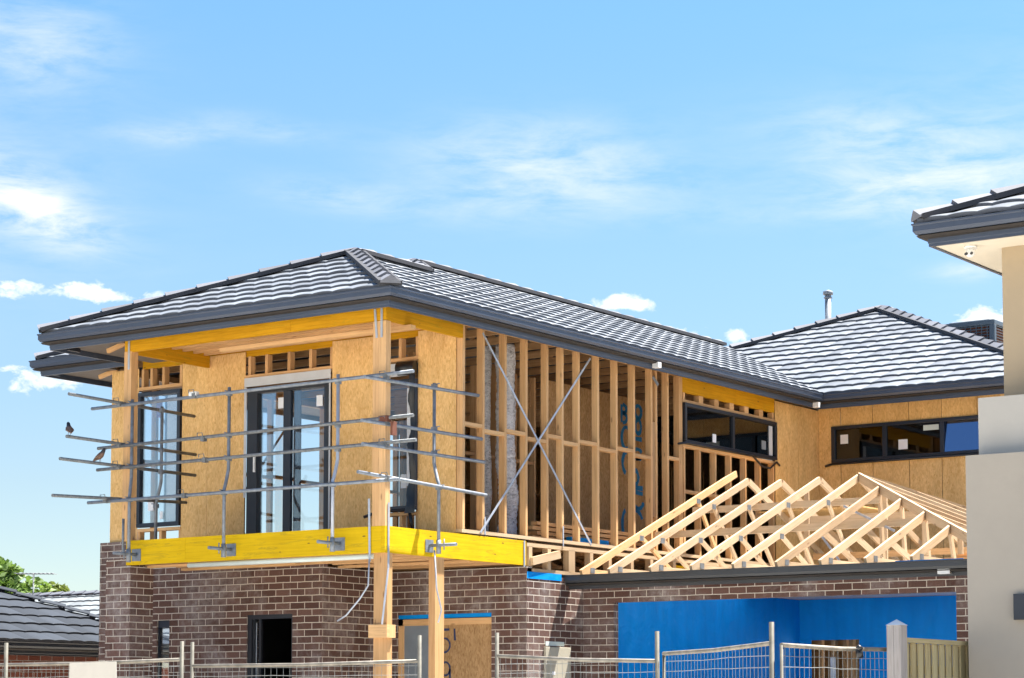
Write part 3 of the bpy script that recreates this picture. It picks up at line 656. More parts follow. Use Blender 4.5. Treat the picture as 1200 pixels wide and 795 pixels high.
# --- inside frame
for i in range(20):
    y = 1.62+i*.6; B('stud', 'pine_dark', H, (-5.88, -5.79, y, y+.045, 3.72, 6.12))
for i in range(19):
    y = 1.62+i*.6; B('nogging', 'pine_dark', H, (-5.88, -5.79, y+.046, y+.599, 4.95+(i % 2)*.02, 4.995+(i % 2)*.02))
for a in (9.0, 10.2, 11.4, 12.6, 13.8, 15.0, 16.2): B('wall_sheet', 'osb_dark', H, (-5.905, -5.893, a, a+1.19, 3.7, 6.6), uv='wall')
B('wall_sheet', 'osb_dark', H, (-5.905, -5.893, 17.4, 20, 3.7, 6.6), uv='wall')
m = MB(); g_ = [(-6.0, 20, 0), (4.2, 20, 0), (4.2, 20, 6.25), (-1.225, 20, 8.5), (-6.72, 20, 6.25), (-6.72, 20, 6.19), (-6.0, 20, 6.19)]; m.prism(None, g_, [(a, b+.02, c_) for a, b, c_ in g_]); m.build('rear_wall', 'osb_dark', H)
B('side_wall', 'osb_dark', H, (4.05, 4.062, 10.8, 20, 3.3, 6.2), uv='wall')
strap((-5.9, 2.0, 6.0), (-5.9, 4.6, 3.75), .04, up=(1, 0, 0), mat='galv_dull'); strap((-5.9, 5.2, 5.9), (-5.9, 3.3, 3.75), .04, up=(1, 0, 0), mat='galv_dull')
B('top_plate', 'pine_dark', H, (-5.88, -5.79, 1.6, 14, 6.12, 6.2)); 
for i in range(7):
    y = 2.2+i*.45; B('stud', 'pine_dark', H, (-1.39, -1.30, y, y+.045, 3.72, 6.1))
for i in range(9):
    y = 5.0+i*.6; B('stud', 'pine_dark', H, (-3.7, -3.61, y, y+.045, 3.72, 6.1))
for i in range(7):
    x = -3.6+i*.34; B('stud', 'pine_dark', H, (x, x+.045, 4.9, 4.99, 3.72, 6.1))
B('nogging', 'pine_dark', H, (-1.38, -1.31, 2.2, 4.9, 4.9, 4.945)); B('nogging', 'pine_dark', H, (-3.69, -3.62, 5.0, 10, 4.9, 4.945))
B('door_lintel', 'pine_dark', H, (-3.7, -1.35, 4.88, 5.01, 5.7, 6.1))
for a, b in ((5.2, 5.86), (5.866, 6.76), (6.766, 7.66), (7.666, 8.08)):
    last = B('bracing_sheet', 'osb_dark', H, (-1.296, -1.284, a, b, 3.72, 6.10), uv='wall')
mb = MB(); mb.keepn = True; P0 = Vector((-1.284, 7.06, 0)); U, V, Nn = Vector((0, 1, 0)), Vector((0, 0, 1)), Vector((1, 0, 0)); wv = .065
def S(pts): stroke(mb, P0, U, V, Nn, pts, wv)
S([(.05, 5.98), (.05, 5.72)]); S(arc(.08, 5.92, .1, .06, 90, -90)); S(arc(.08, 5.79, .11, .07, 90, -90))
S(arc(.17, 5.50, .12, .16, 60, 300)); S(arc(.20, 5.14, .13, .16, 100, 250))
S(arc(.50, 5.92, .09, .09, 0, 360, 18)); S(arc(.50, 5.70, .08, .10, 0, 360, 18)); S([(.40, 5.52), (.60, 5.52)]); S(arc(.48, 5.30, .12, .07, 20, 340)); S([(.40, 5.24), (.58, 5.24)])
S(arc(.40, 4.95, .10, .11, 100, -90)); S([(.36, 4.80), (.62, 4.80)]); S([(.36, 4.74), (.62, 4.72)])
S(arc(.50, 4.60, .13, .10, 180, 360)); S(arc(.36, 4.32, .24, .16, 80, 10)); S(arc(.16, 4.25, .1, .2, 100, 250))
S([(.36, 4.18), (.60, 3.98)]); S([(.60, 4.18), (.36, 3.95)])
S(arc(.38, 3.84, .22, .12, 0, 180)); S([(.60, 3.86), (.58, 3.72)]); S([(.16, 3.86), (.14, 3.72)])
mb.build('spray_writing', 'ink', last)
# --- wing roof trusses seen from below
for i in range(18):
    y = .55+i*.6
    if y > 10.6: break
    xl = -4.9 if y < 1.4 else -6.4
    apx = -2.38 if y < 4.3 else -3.22; 
    if y < 1.4: continue
    m = MB(); m.bar((xl, y, 6.27), (-.0+.1, y, 6.27), .035, .09)
    t_ = min(2.84, max(0, y+.5))
    zt = ZE+.02+(.46+2.38)*T-.12
    if y > 2.5: m.bar((.3, y, ZE-.06+.16*T), (apx, y, ZE-.1+(.46-apx)*T-.03), .035, .09)
    if y > 2.5: m.bar((-.9, y, 6.31), (-.9, y, ZE-.1+(.46+.9)*T), .035, .07); m.bar((-.9, y, 6.33), (-1.9, y, ZE-.1+(.46+1.9)*T), .035, .07); m.bar((-1.9, y, 6.33), (-1.9, y, ZE-.1+(.46+1.9)*T), .035, .07)
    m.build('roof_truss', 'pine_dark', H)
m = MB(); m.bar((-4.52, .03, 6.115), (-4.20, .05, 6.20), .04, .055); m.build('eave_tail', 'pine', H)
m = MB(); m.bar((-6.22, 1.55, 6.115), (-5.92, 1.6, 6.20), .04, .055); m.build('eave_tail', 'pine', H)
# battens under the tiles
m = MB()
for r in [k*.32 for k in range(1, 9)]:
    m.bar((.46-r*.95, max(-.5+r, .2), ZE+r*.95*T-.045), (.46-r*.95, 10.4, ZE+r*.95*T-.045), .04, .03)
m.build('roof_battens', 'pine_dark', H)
# --- the tiled roof
XL, YF, YB0, XB = -5.22, -.5, 1.0, -6.9     # wing left eave, wing front eave, body front eave, body left eave
YV = 10.09; XKL, XKR = -6.75, 4.30          # rear block: front eave, left and right eave
ap = ((.46+XL)/2, YF+(.46-XL)/2); hb = (.46-XB)/2; bp = ((.46+XB)/2, YB0+hb); hk = (XKR-XKL)/2; kp = ((XKR+XKL)/2, YV+hk)
rf = MB(); q = .70710678
OV = -.05; ZT = ZE-OV*T
# front plane of the wing
tile_plane(rf, (XL, YF-OV), (1, 0), (0, 1), ZT, PT, .46-XL, 2.9, [((.46, YF), (q, q)), ((XL, YF), (-q, q))])
# right plane
tile_plane(rf, (.46+OV, YF), (0, 1), (-1, 0), ZT, PT, 14.6, 4.0, [((.46, YF), (-q, -q)), ((ap[0], 0), (-1, 0)), ((.46, YV), (q, q))])
tile_plane(rf, (.46+OV, YF), (0, 1), (-1, 0), ZT, PT, 14.6, 4.0, [((ap[0], 0), (1, 0)), ((.46, YB0), (-q, -q)), ((bp[0], 0), (-1, 0)), ((.46, YV), (q, q))])
# left plane of the wing, front plane of the body
tile_plane(rf, (XL-OV, YF), (0, 1), (1, 0), ZT, PT, 4.4, 2.9, [((XL, YF), (q, -q)), ((ap[0], 0), (1, 0)), ((XL, YB0), (-q, q))])
tile_plane(rf, (XB, YB0-OV), (1, 0), (0, 1), ZT, PT, 7.4, 3.8, [((XB, YB0), (-q, q)), ((.46, YB0), (q, q)), ((XL, YB0), (q, -q))])
tile_plane(rf, (XB-OV, YB0), (0, 1), (1, 0), ZT, PT, 13, 3.8, [((XB, YB0), (q, -q)), ((bp[0], 0), (1, 0))], seg=4)
# rear block
tile_plane(rf, (XKL, YV-OV), (1, 0), (0, 1), ZT, PT, XKR-XKL, hk+.1, [((XKR, YV), (q, q)), ((XKL, YV), (-q, q)), ((.46, YV), (-q, -q))])
tile_plane(rf, (XKR+OV, YV), (0, 1), (-1, 0), ZT, PT, 12, hk+.1, [((XKR, YV), (-q, -q)), ((kp[0], 0), (-1, 0))], seg=4)
tile_plane(rf, (XKL-OV, YV), (0, 1), (1, 0), ZT, PT, 12, hk+.1, [((XKL, YV), (q, -q)), ((kp[0], 0), (1, 0))], seg=4)
rf.keepn = True
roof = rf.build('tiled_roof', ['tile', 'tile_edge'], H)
c = MB(); bd_ = MB(); h0 = .03
def hip(a, b):
    a = Vector(a)+Vector((0, 0, h0)); b = Vector(b)+Vector((0, 0, h0)); capping(c, a, b); bed(bd_, a, b)
zA = ZE+(.46-ap[0])*T; zBp = ZE+hb*T; zK = ZE+hk*T
hip((.46-.02, YF+.02, ZE+.01), (ap[0], ap[1], zA)); hip((XL+.02, YF+.02, ZE+.01), (ap[0], ap[1], zA)); hip((ap[0], YB0+2.84, zA), (ap[0], ap[1], zA))
hip((ap[0], YB0+2.84, zA), (bp[0], bp[1], zBp)); hip((bp[0], YV+3.3, zBp), (bp[0], bp[1], zBp)); hip((XB+.02, YB0+.02, ZE), (bp[0], bp[1], zBp))
hip((XKR-.02, YV+.02, ZE), (kp[0], kp[1], zK)); hip((XKL+.02, YV+.02, ZE), (kp[0], kp[1], zK)); hip((kp[0], YV+11, zK), (kp[0], kp[1], zK))
c.build('ridge_capping', 'tile_cap', roof); bd_.build('ridge_bedding', 'bedding', roof)
m = MB(); m.bar((.44, YV+.02, ZE-.01), (-2.9, YV+3.36, ZE+3.34*T-.01), .16, .02); m.build('valley_tray', 'gutter', roof)
# gutters and fascia: profile swept along the eave lines (outer path)
def eave(path, zt, mat='gutter', gd=.12, gh=.10, ft=.205, name='gutter', closed=False, left=False, parent=None, gname='gutter', fz=.035):
    """path: plan points with outside on the right-hand side unless left"""
    n = len(path); P_ = [Vector((x, y, 0)) for x, y in path]; sg = -1 if left else 1
    def offs(i, d):
        dirs = []
        if i > 0: dirs.append((P_[i]-P_[i-1]).normalized())
        if i < n-1: dirs.append((P_[i+1]-P_[i]).normalized())
        ns = [Vector((k.y, -k.x, 0))*sg for k in dirs]
        if len(ns) == 1: return P_[i]+ns[0]*d
        b_ = (ns[0]+ns[1]); b_ /= b_.dot(ns[0]); return P_[i]+b_*d
    def sweep(prof, nm, mt_=None):
        m = MB(); rings = []
        for i in range(n): rings.append([m.bm.verts.new(offs(i, d)+Vector((0, 0, z))) for d, z in prof])
        for i in range(n-1):
            for k in range(len(prof)):
                k2 = (k+1) % len(prof); m.face([rings[i][k], rings[i][k2], rings[i+1][k2], rings[i+1][k]])
        m.face(rings[0]); m.face(rings[-1][::-1])
        return m.build(nm, mt_ or mat, parent or H)
    # path is the gutter's outer edge; d negative = inwards
    sweep([(0, zt), (.0, zt-.012), (-.010, zt-.022), (-.010, zt-gh+.03), (-.03, zt-gh), (-gd, zt-gh-.008), (-gd, zt-gh), (-.036, zt-gh+.008), (-.018, zt-gh+.034), (-.018, zt-.03), (-.014, zt)], gname)
    sweep([(-.034, zt-gh-.0105), (-.05, zt-gh-.030), (-gd-.001, zt-gh-.036), (-gd-.001, zt-gh-.0105)], 'gutter_shadow_strip', 'shadow_strip')  # dark strip paints the shadow line below the gutter
    sweep([(-gd-.002, zt-fz), (-gd-.002, zt-gh-.012), (-gd+.006, zt-gh-.03), (-gd+.006, zt-ft+.03), (-gd-.0, zt-ft+.024), (-gd, zt-ft), (-gd-.03, zt-ft), (-gd-.03, zt-fz)], 'fascia')
eave([(-6.95, 20), (-6.95, .93), (-5.2, .93)][0:3], 6.325, left=False)
eave([(-5.27, 1.1), (-5.27, -.5), (.46, -.5), (.46, 10.045), (4.4, 10.045), (4.4, 22)], 6.325, left=False) if False else None
eave([(-5.25, 1.05), (-5.25, -.5), (.46, -.5), (.46, 10.05), (4.35, 10.05), (4.35, 21)], 6.33, left=False)
B('eave_lining', 'taupe', H, (-5.08, -4.2, -.34, 1.40, 6.19, 6.20), (-6.80, -5.90, 1.08, 20, 6.19, 6.20), (-4.2, .3, -.33, -.0, 6.27, 6.28), uv='wall')
B('eave_bracket', 'frame', H, (-5.02, -4.98, -.2, .0, 6.14, 6.26)); B('eave_bracket', 'gutter', H, (-6.75, -6.71, 1.1, 1.3, 6.14, 6.26))
for bx in ((.345, .44, 5.30, 5.38, 6.14, 6.215), (.345, .44, 9.93, 9.99, 6.12, 6.20)): B('gutter_outlet', 'white', H, bx)
# --- flue
fl = at(974.5, 42.5); fx_, fy_ = fl.x, fl.y
m = MB(); m.tube([(fx_, fy_, 7.3), (fx_, fy_, 9.58)], .062, 14); m.tube([(fx_, fy_, 9.59), (fx_, fy_, 9.65), (fx_, fy_, 9.68)], [.10, .10, .03], 14); m.tube([(fx_, fy_, 9.52), (fx_, fy_, 9.54)], .085, 14)
m.build('flue', 'galv', H)
# --- garage: fascia, gutter, inner blue wrap
eave([(-.09, 3.677), (5.99, 3.677), (5.99, 11)], 3.293, mat='gutter_dark', left=False, ft=.178)
B('gutter_outlet', 'white', H, (5.12, 5.27, 3.72, 3.80, 3.135, 3.195))
B('inner_wrap', 'wrap', H, (.30, .312, YG+T2+.01, 9.5, 0, 3.2), uv='wall')
gw = B('inner_wrap', 'wrap', H, (.312, .50, 9.5, 9.512, 0, 3.2), (1.28, 5.48, 9.5, 9.512, 0, 3.2), (.50, 1.28, 9.5, 9.512, 2.60, 3.2), uv='wall')
B('inner_wrap', 'wrap', H, (5.47, 5.482, YG+T2+.01, 9.5, 0, 3.2), uv='wall')
for x in (.52, .80, .92, 1.06, 1.20): B('doorway_stud', 'pine_dark', H, (x, x+.06, 9.56+(x % .2), 9.65+(x % .2), 0, 2.75))
B('doorway_lining', 'osb_dark', H, (.40, 1.4, 11.0, 11.05, 0, 3), uv='wall'); B('offcut_sheet', 'white', H, (.80, .88, 9.52, 9.54, 0, 2.35))
B('added_diffuser', 'translucent', H, (.31, 5.47, YG+T2+.02, 9.49, 3.205, 3.215), uv='wall')  # added unseen sheet, blocks sun patches and diffuses light onto the wrap
# --- garage roof trusses
YE, ZEV = 3.70, 3.309; tp = math.tan(rad(22.05)); YRG, XRG = 7.28, 2.395
def truss(x, yr, yb, first=False, mat='pine_pale'):
    zr = ZEV+(yr-YE)*tp; z = ZEV-.005; h = .09
    m = MB(); m.bar((x, YE+.2, z+.03), (x, yb-.1, z+.02), .035, h)
    for fr_ in (.34, .67):
        yt = YE+(yr-YE)*fr_*1.1; zt = ZEV+(yt-YE)*tp-.06
        yb1 = YE+(yr-YE)*(fr_+.22)*1.1
        m.bar((x, yt, zt), (x, min(yb1, yb-.3), z+.05), .035, .055)
    part = m.build('garage_truss', mat, H)
    m = MB(); m.bar((x, YE+.11, ZEV-.045+.13*tp), (x, yr, zr-.045), .037, .092); m.build('rafter', mat, part)
    if yb > yr+.2: m = MB(); m.bar((x, yr+.02, zr-.05), (x, yb, zr-.05-(yb-yr)*tp), .037, .092); m.build('rafter', mat, part)
    m = MB()
    for yy, zz in ((YE+.35, z+.06), (YE+(yr-YE)*.374, ZEV+(yr-YE)*.374*tp-.08), (YE+(yr-YE)*.737, ZEV+(yr-YE)*.737*tp-.08)):
        m.box(x+.019, x+.0215, yy-.05, yy+.05, zz-.035, zz+.035)
    m.build('nail_plate', 'galv_dull', part); return part
truss(.18, 7.85, 7.9, mat='pine'); truss(.60, 7.44, 10.7)
for k in range(3): truss(1.21+k*.593, YRG, 10.7)
for k in range(4):
    x = 2.99+k*.59; yh = YRG-(x-XRG); zh = ZEV+(yh-YE)*tp
    m = MB(); m.bar((x, YE+.2, ZEV+.025), (x, 10.6, ZEV+.015), .035, .09)
    if k < 3: m.bar((x, YE+(yh-YE)*.45, ZEV+(yh-YE)*.45*tp-.05), (x, YE+(yh-YE)*.85, ZEV+.05), .035, .07)
    m.bar((x, yh-.02, zh-.06), (x, yh+.1, ZEV+.05), .035, .07)
    part = m.build('garage_truss', 'pine_pale', H)
    m = MB(); m.bar((x, YE+.11, ZEV-.045+.13*tp), (x, yh, zh-.045), .037, .092); m.build('rafter', 'pine_pale', part)
    m = MB(); m.bar((x, 2*YRG-yh, zh-.05), (x, 10.7, ZEV-.05+(10.7-10.86)*-tp), .037, .092); m.build('rafter', 'pine_pale', part)
    m = MB(); m.box(x+.019, x+.0215, YE+.30, YE+.40, ZEV+.02, ZEV+.09); m.build('nail_plate', 'galv_dull', part)
# hip rafters and right-hand creepers
XE = XRG+(YRG-YE)
for sgn in (1, -1):
    m = MB(); m.bar((XRG, YRG, ZEV+(YRG-YE)*tp-.04), (XE, YRG-sgn*(YRG-YE), ZEV-.04), .037, .12); m.build('hip_rafter', 'pine_pale', H)
for k in range(11):
    y = YE+.55+k*.6
    if y > 10.6: break
    t_ = min(y-YE, 10.86-y); m = MB(); m.bar((XE, y, ZEV-.03), (XE-t_, y, ZEV-.03+t_*tp), .037, .09); m.build('creeper_rafter', 'pine_pale', H)
for z_, yy in ((.62, 5.6), (1.02, 6.6)):
    m = MB(); m.bar((.2, yy, ZEV+(yy-YE)*tp-.16), (XE-(yy-YE)-.05, yy, ZEV+(yy-YE)*tp-.16), .035, .09); m.build('truss_tie', 'pine_pale', H)
B('truss_tie', 'pine_pale', H, (1.0, 3.4, 7.9, 7.94, 4.10, 4.28)); B('truss_tie', 'pine', H, (.8, 4.4, 9.0, 9.04, 3.75, 3.84))
for x in (1.55, 2.72, 3.3, 3.8): B('truss_web', 'pine_pale', H, (x, x+.07, 7.30, 7.335, ZEV, ZEV+(YRG-YE)*tp-.12-max(0, x-XRG)*tp))
m = MB()
for k in range(7): m.box(4.55+k*.012, 5.6, 5.2+k*.17, 5.35+k*.17, 3.40+k*.03, 3.425+k*.03)
m.build('stacked_boarding', 'pine', H)
B('roof_sheet', 'osb', H, (.25, 1.9, 8.4, 9.6, 4.42, 4.44), uv='wall')
strap((1.3, 8.2, 4.1), (1.5, 8.6, 3.6), .05, up=(1, 0, 0)); strap((2.6, 6.4, 4.25), (3.8, 5.4, 3.8), .03, up=(0, -1, 0))
B('blue_flashing', 'wrap', H, (4.55, 5.4, 3.81, 3.82, 3.296, 3.312))

# ================================================================== loose timber inside, ducts
idx = 0
for j in range(4):
    for (a, b, xo) in (((3.35, 6.2, -.30) if j % 2 == 0 else (3.45, 6.4, -.30)), ((3.3+.2*j, 5.7, -.42))):
        o = B('timber_board', 'pine', None, (xo-.05, xo+.045, a, b, 3.75+j*.062, 3.75+j*.062+.045))
        o['label'] = 'pine board in the stack lying on the upper floor behind the bare studs'; o['category'] = 'board'; o['group'] = 'stacked pine boards behind the stud wall'
o = B('blue_wrap_roll', 'wrap', None, (-.24, -.16, 4.1, 5.0, 3.755, 3.82)); tag(o, 'blue wrapped pack lying in front of the stacked boards behind the studs', 'pack')
def duct(pts, r, lab):
    m = MB(); P_ = []; n = 90
    for i in range(n+1):
        t = i/n*(len(pts)-1); k = min(int(t), len(pts)-2); f_ = t-k; a, b = Vector(pts[k]), Vector(pts[k+1]); P_.append(a.lerp(b, f_))
    rs = [r*(1+.035*math.sin(i*2.1)+random.uniform(-.03, .03)+.06*math.sin(i*.31)) for i in range(n+1)]
    m.tube(P_, rs, 14); o = m.build('insulated_duct', 'foil', None); tag(o, lab, 'duct')
duct([(-.75, 3.44, 6.3), (-.74, 3.44, 5.5), (-.76, 3.46, 4.8), (-.72, 3.48, 4.3), (-.74, 3.46, 3.70)], .125, 'silver foil flexible air duct hanging full height behind the third bare stud')
duct([(-1.0, 3.40, 6.3), (-1.02, 3.40, 5.2), (-1.0, 3.42, 4.4), (-1.05, 3.38, 3.70)], .05, 'thin crinkled silver duct hanging left of the thick foil duct')

# ================================================================== guard rail scaffold
G = thing('guard_rail', 'galvanised tube guard rail with four levels of rails clamped round the yellow balcony beam', 'guard rail', (-2, -.2, ZB))
def tb(name, pts, r=.021, mat='galv', parent=G, n=10):
    m = MB(); m.tube(pts, r, n); return m.build(name, mat, parent)
rails = [((-4.68, -.075, 5.378), (.46, -.075, 5.413)), ((-4.56, -.075, 4.865), (.46, -.075, 4.909)), ((-4.57, -.075, 4.592), (.50, -.075, 4.625)), ((-4.61, -.185, 4.17), (.35, -.185, 4.178)),
         ((.065, -.467, 5.335), (.065, 1.725, 5.373)), ((.065, -.515, 4.835), (.065, 1.797, 4.85)), ((.065, -.498, 4.569), (.065, 1.854, 4.574)), ((.185, -.725, 4.224), (.185, 1.724, 4.154)),
         ((-4.17, -.96, 5.426), (-4.17, 1.264, 5.389)), ((-4.17, -.986, 4.901), (-4.17, 1.298, 4.889)), ((-4.17, -1.09, 4.618), (-4.17, 1.293, 4.618)), ((-4.28, -1.097, 4.174), (-4.28, 1.243, 4.266))]
for i, (a, b) in enumerate(rails): tb('rail', [a, b], .021, 'galv_dull' if i in (8, 9, 10, 11, 1, 2) else 'galv')
def upright(low, high, z1, mat='galv', out=(0, -1), zl=3.47):
    o = MB(); (x0, y0), (x1, y1) = low, high
    o.tube([(x0, y0, zl), (x0, y0, 4.22), (x0*.7+x1*.3, y0*.7+y1*.3, 4.28), (x0*.25+x1*.75, y0*.25+y1*.75, 4.40), (x1, y1, 4.48), (x1, y1, z1)], .021, 10)
    up_ = o.build('upright', mat, G); ox, oy = out
    m = MB(); m.tube([(x0-ox*.13, y0-oy*.13, 3.50), (x0+ox*.26, y0+oy*.26, 3.50)], .020, 10); m.tube([(x0, y0, 3.40), (x0, y0, 3.56)], .030, 10); m.tube([(x0+ox*.08, y0+oy*.08, 3.44), (x0+ox*.08, y0+oy*.08, 3.57)], .008, 6)
    bx, by = x0-ox*.135, y0-oy*.135
    if oy: m.box(bx-.075, bx+.075, by-.004, by+.004, 3.42, 3.57)
    else: m.box(bx-.004, bx+.004, by-.075, by+.075, 3.42, 3.57)
    m.build('clamp_bracket', 'galv', up_)
    for z in (4.175, 4.60, 4.88, 5.39):
        if z > z1: continue
        lo = z < 4.3; xx, yy = (x0, y0) if lo else (x1, y1); ins = .03
        m = MB(); m.box(xx-.028, xx+.028, yy-.028, yy+.028, z-.026, z+.026)
        m.tube([(xx+ox*.02, yy+oy*.02, z+.026), (xx+ox*.08, yy+oy*.08, z+.030)], .007, 6)
        m.build('coupler', 'galv', up_)
upright((-3.93, -.14), (-4.01, -.03), 5.45); upright((-2.35, -.14), (-2.384, -.03), 5.47); upright((-.662, -.14), (-.682, -.03), 5.48, 'zinc')
upright((.14, .834), (.02, .899), 5.43, out=(1, 0)); upright((-4.24, .648), (-4.12, .61), 5.44, 'galv', out=(-1, 0), zl=3.60)
m = MB(); m.tube([(-4.07, -.10, 3.5), (-4.07, -.10, 3.95)], .016, 8); m.build('upright', 'galv', G)
for (x, y, z) in ((-4.17, -.09, 5.40), (-4.17, -.09, 4.88), (-4.17, -.09, 4.605), (-4.28, -.19, 4.18), (.07, -.08, 5.37), (.07, -.08, 4.85), (.07, -.08, 4.59), (.19, -.185, 4.19), (-2.75, -.08, 4.86), (-2.72, -.08, 4.60), (-2.95, -.19, 4.17), (-2.9, -.08, 5.40)):
    m = MB(); m.box(x-.028, x+.028, y-.032, y+.032, z-.030, z+.030); m.tube([(x+.02, y-.04, z+.02), (x+.02, y-.05, z+.07), (x-.06, y-.05, z+.07), (x-.06, y-.05, z+.03)], .006, 6)
    m.build('coupler', 'galv_dull', G)
B('coupler', 'rusty', G, (.0, .12, -.13, -.05, 4.86, 4.93), (.15, .18, -.1, -.02, 4.70, 4.86)); B('coupler', 'white', G, (-2.98, -2.86, -.11, -.05, 5.40, 5.45))

# ================================================================== birds
def bird(loc, face, lab):
    m = MB(); f_ = Vector((math.cos(face), math.sin(face), 0)); u = Vector((0, 0, 1)); L = Vector(loc)
    pr_ = [(-.115, -.015, .004), (-.085, .000, .013), (-.05, .022, .024), (-.015, .040, .036), (.015, .062, .037), (.038, .088, .028), (.050, .108, .023), (.060, .124, .022), (.070, .134, .016), (.080, .134, .007), (.098, .128, .0015)]
    m.tube([L+f_*a+u*(b+.022) for a, b, c_ in pr_], [c_ for a, b, c_ in pr_], 12)
    s_ = f_.cross(u)
    for k in (-1, 1):
        m.tube([L+s_*k*.012+u*.045, L+s_*k*.012+f_*.005+u*.0], .003, 5)
        m.tube([L+s_*k*.030+f_*.02+u*.09, L+s_*k*.036-f_*.02+u*.06, L+s_*k*.018-f_*.085+u*.025], [.012, .018, .003], 8)
    mat, nt, b = new_mat('feathers'); tcx = nt.nodes.new('ShaderNodeTexCoord'); sx = nt.nodes.new('ShaderNodeSeparateXYZ'); nt.links.new(tcx.outputs['Generated'], sx.inputs[0])
    nt.links.new(ramp(nt, sx.outputs[2], [(.0, (.13, .085, .06)), (.55, (.16, .09, .06)), (.68, (.02, .02, .025)), (1, (.015, .015, .02))]), b.inputs['Base Color']); b.inputs['Roughness'].default_value = .6
    o = m.build('bird', mat); tag(o, lab, 'bird', 'birds perched on the guard rail')
bird((-4.17, -.94, 4.921), rad(150), 'brown bird with dark head perched upright on the tip of the second rail')
bird((-4.17, -.42, 4.639), rad(10), 'brown bird crouching on the third rail near the left balcony post')

# ================================================================== temporary fence
FH = 2.08
pts = {'z': at(-6, 24.6), 'a': at(216, 22.6), 'b': at(223, 23.3), 'c': at(495, 22.1), 'd': at(580, 21.6), 'e': at(773, 20.1), 'f': at(906, 17.75), 'g': at(1050, 19.25)}
def fpanel(a, b, ta, tb_, ra, rb, lab, lean=0, first=True):
    a = Vector(a); b = Vector(b); o = thing('temporary_fence', lab, 'fence', (a.x, a.y, 0), 'temporary fence panels along the front')
    d = (b-a); L = d.length; d.normalize(); n_ = Vector((d.y, -d.x, 0))
    la = n_*lean
    def P(t, z): return a+d*t+Vector((0, 0, z))+la*(z/2)
    m = MB(); m.tube([P(.03, .05), P(.03, ta if first else ra)], .021 if first else .014, 10); m.build('fence_post', 'galv_post', o)
    m = MB(); m.tube([P(L-.03, .05), P(L-.03, tb_)], .021, 10); m.build('fence_post', 'galv_post', o)
    m = MB(); m.tube([P(.03, ra), P(L*.5, (ra+rb)/2-.012), P(L-.03, rb)], .019, 10); m.build('top_rail', 'rust_white', o)
    m = MB(); m.tube([P(.03, .18), P(L-.03, .18)], .017, 8); m.build('bottom_rail', 'rust_white', o)
    m = MB(); k = int(L/.075)
    for i in range(1, k):
        x = i*L/k; j = [random.uniform(-.006, .006) for _ in range(5)]
        m.tube([P(x+j[q_], .2+(ra+(rb-ra)*x/L-.2)*q_/4) for q_ in range(5)], .0022, 4, cap=False)
    for z in (.5, .8, 1.1, 1.4, 1.62, 1.78, 1.93, 2.02): m.tube([P(.03+(L-.06)*q_/8, z+(0 if q_ in (0, 8) else random.uniform(-.008, .008))) for q_ in range(9)], .0024, 4, cap=False)
    m.build('wire_mesh', 'wire', o)
    m = MB()
    for t in (.03, L-.03): m.box(a.x+d.x*t-.3, a.x+d.x*t+.3, a.y+d.y*t-.11, a.y+d.y*t+.11, 0, .12)
    m.build('fence_foot', 'concrete', o, .02)
    return o
zz = lambda py, D: 1.6+(829-py)/2600*D
fpanel(pts['z'], pts['a'], zz(755, 24.6), zz(751, 22.6), zz(779, 24.6), zz(772.5, 22.6), 'leftmost wire fence panel carrying the blank cream board')
fpanel(pts['b'], pts['c'], zz(752, 23.3), zz(744, 22.1), zz(780, 23.3), zz(774, 22.1), 'wire fence panel in front of the dark doorway and the lower timber post')
fpanel(pts['d'], pts['e'], zz(741, 21.6), zz(739, 20.1), zz(768, 21.6), zz(774, 20.1), 'wire fence panel in front of the beige meter box, its left post leaning')
fpanel(pts['e']+Vector((.03, .0, 0)), pts['f'], zz(745, 20.1), zz(728, 17.75), zz(765.5, 20.1), zz(753, 17.75), 'wire fence panel in front of the blue lined garage, rail rising to the right', first=False)
fpanel(pts['f']+Vector((.04, .03, 0)), pts['g'], zz(732, 17.75), zz(745, 19.25), zz(755, 17.75), zz(760.5, 19.25), 'rightmost wire fence panel ending at the grey timber post', first=False)
o = MB(); p = at(8, 23.5); o.tube([(p.x, p.y, 0), (p.x, p.y, zz(753, 23.5))], .022, 10); o = o.build('fence_stake', 'galv_post'); tag(o, 'single weathered steel stake standing behind the leftmost fence panel', 'stake')
p0, p1 = at(88, 23.6), at(142, 23.1); dn = Vector((-.45, -.55, 0)).normalized()*.05
m = MB(); q0 = [p0+dn+Vector((0, 0, zz(776.5, 23.6))), p1+dn+Vector((0, 0, zz(775, 23.1))), p1+dn*2+(p1-p0)*.16+Vector((0, 0, 1.2)), p0+dn*2+(p1-p0)*.08+Vector((0, 0, 1.2))]
m.prism(None, q0, [v+Vector((.006, .008, 0)) for v in q0]); o = m.build('cream_board', 'cream'); tag(o, 'blank cream board hanging on the leftmost wire fence panel', 'board')
m = MB(); m.tube([at(1006, 18.6)+Vector((0, 0, 2.10)), at(1008, 18.6)+Vector((0, 0, 2.02))], .03, 8); m.tube([at(1004, 18.55)+Vector((0, 0, 2.12)), at(1010, 18.55)+Vector((0, 0, 2.09))], .02, 8); o = m.build('cloth_tie', 'black'); tag(o, 'dark cloth knotted round the top rail of the rightmost wire panel', 'tie')

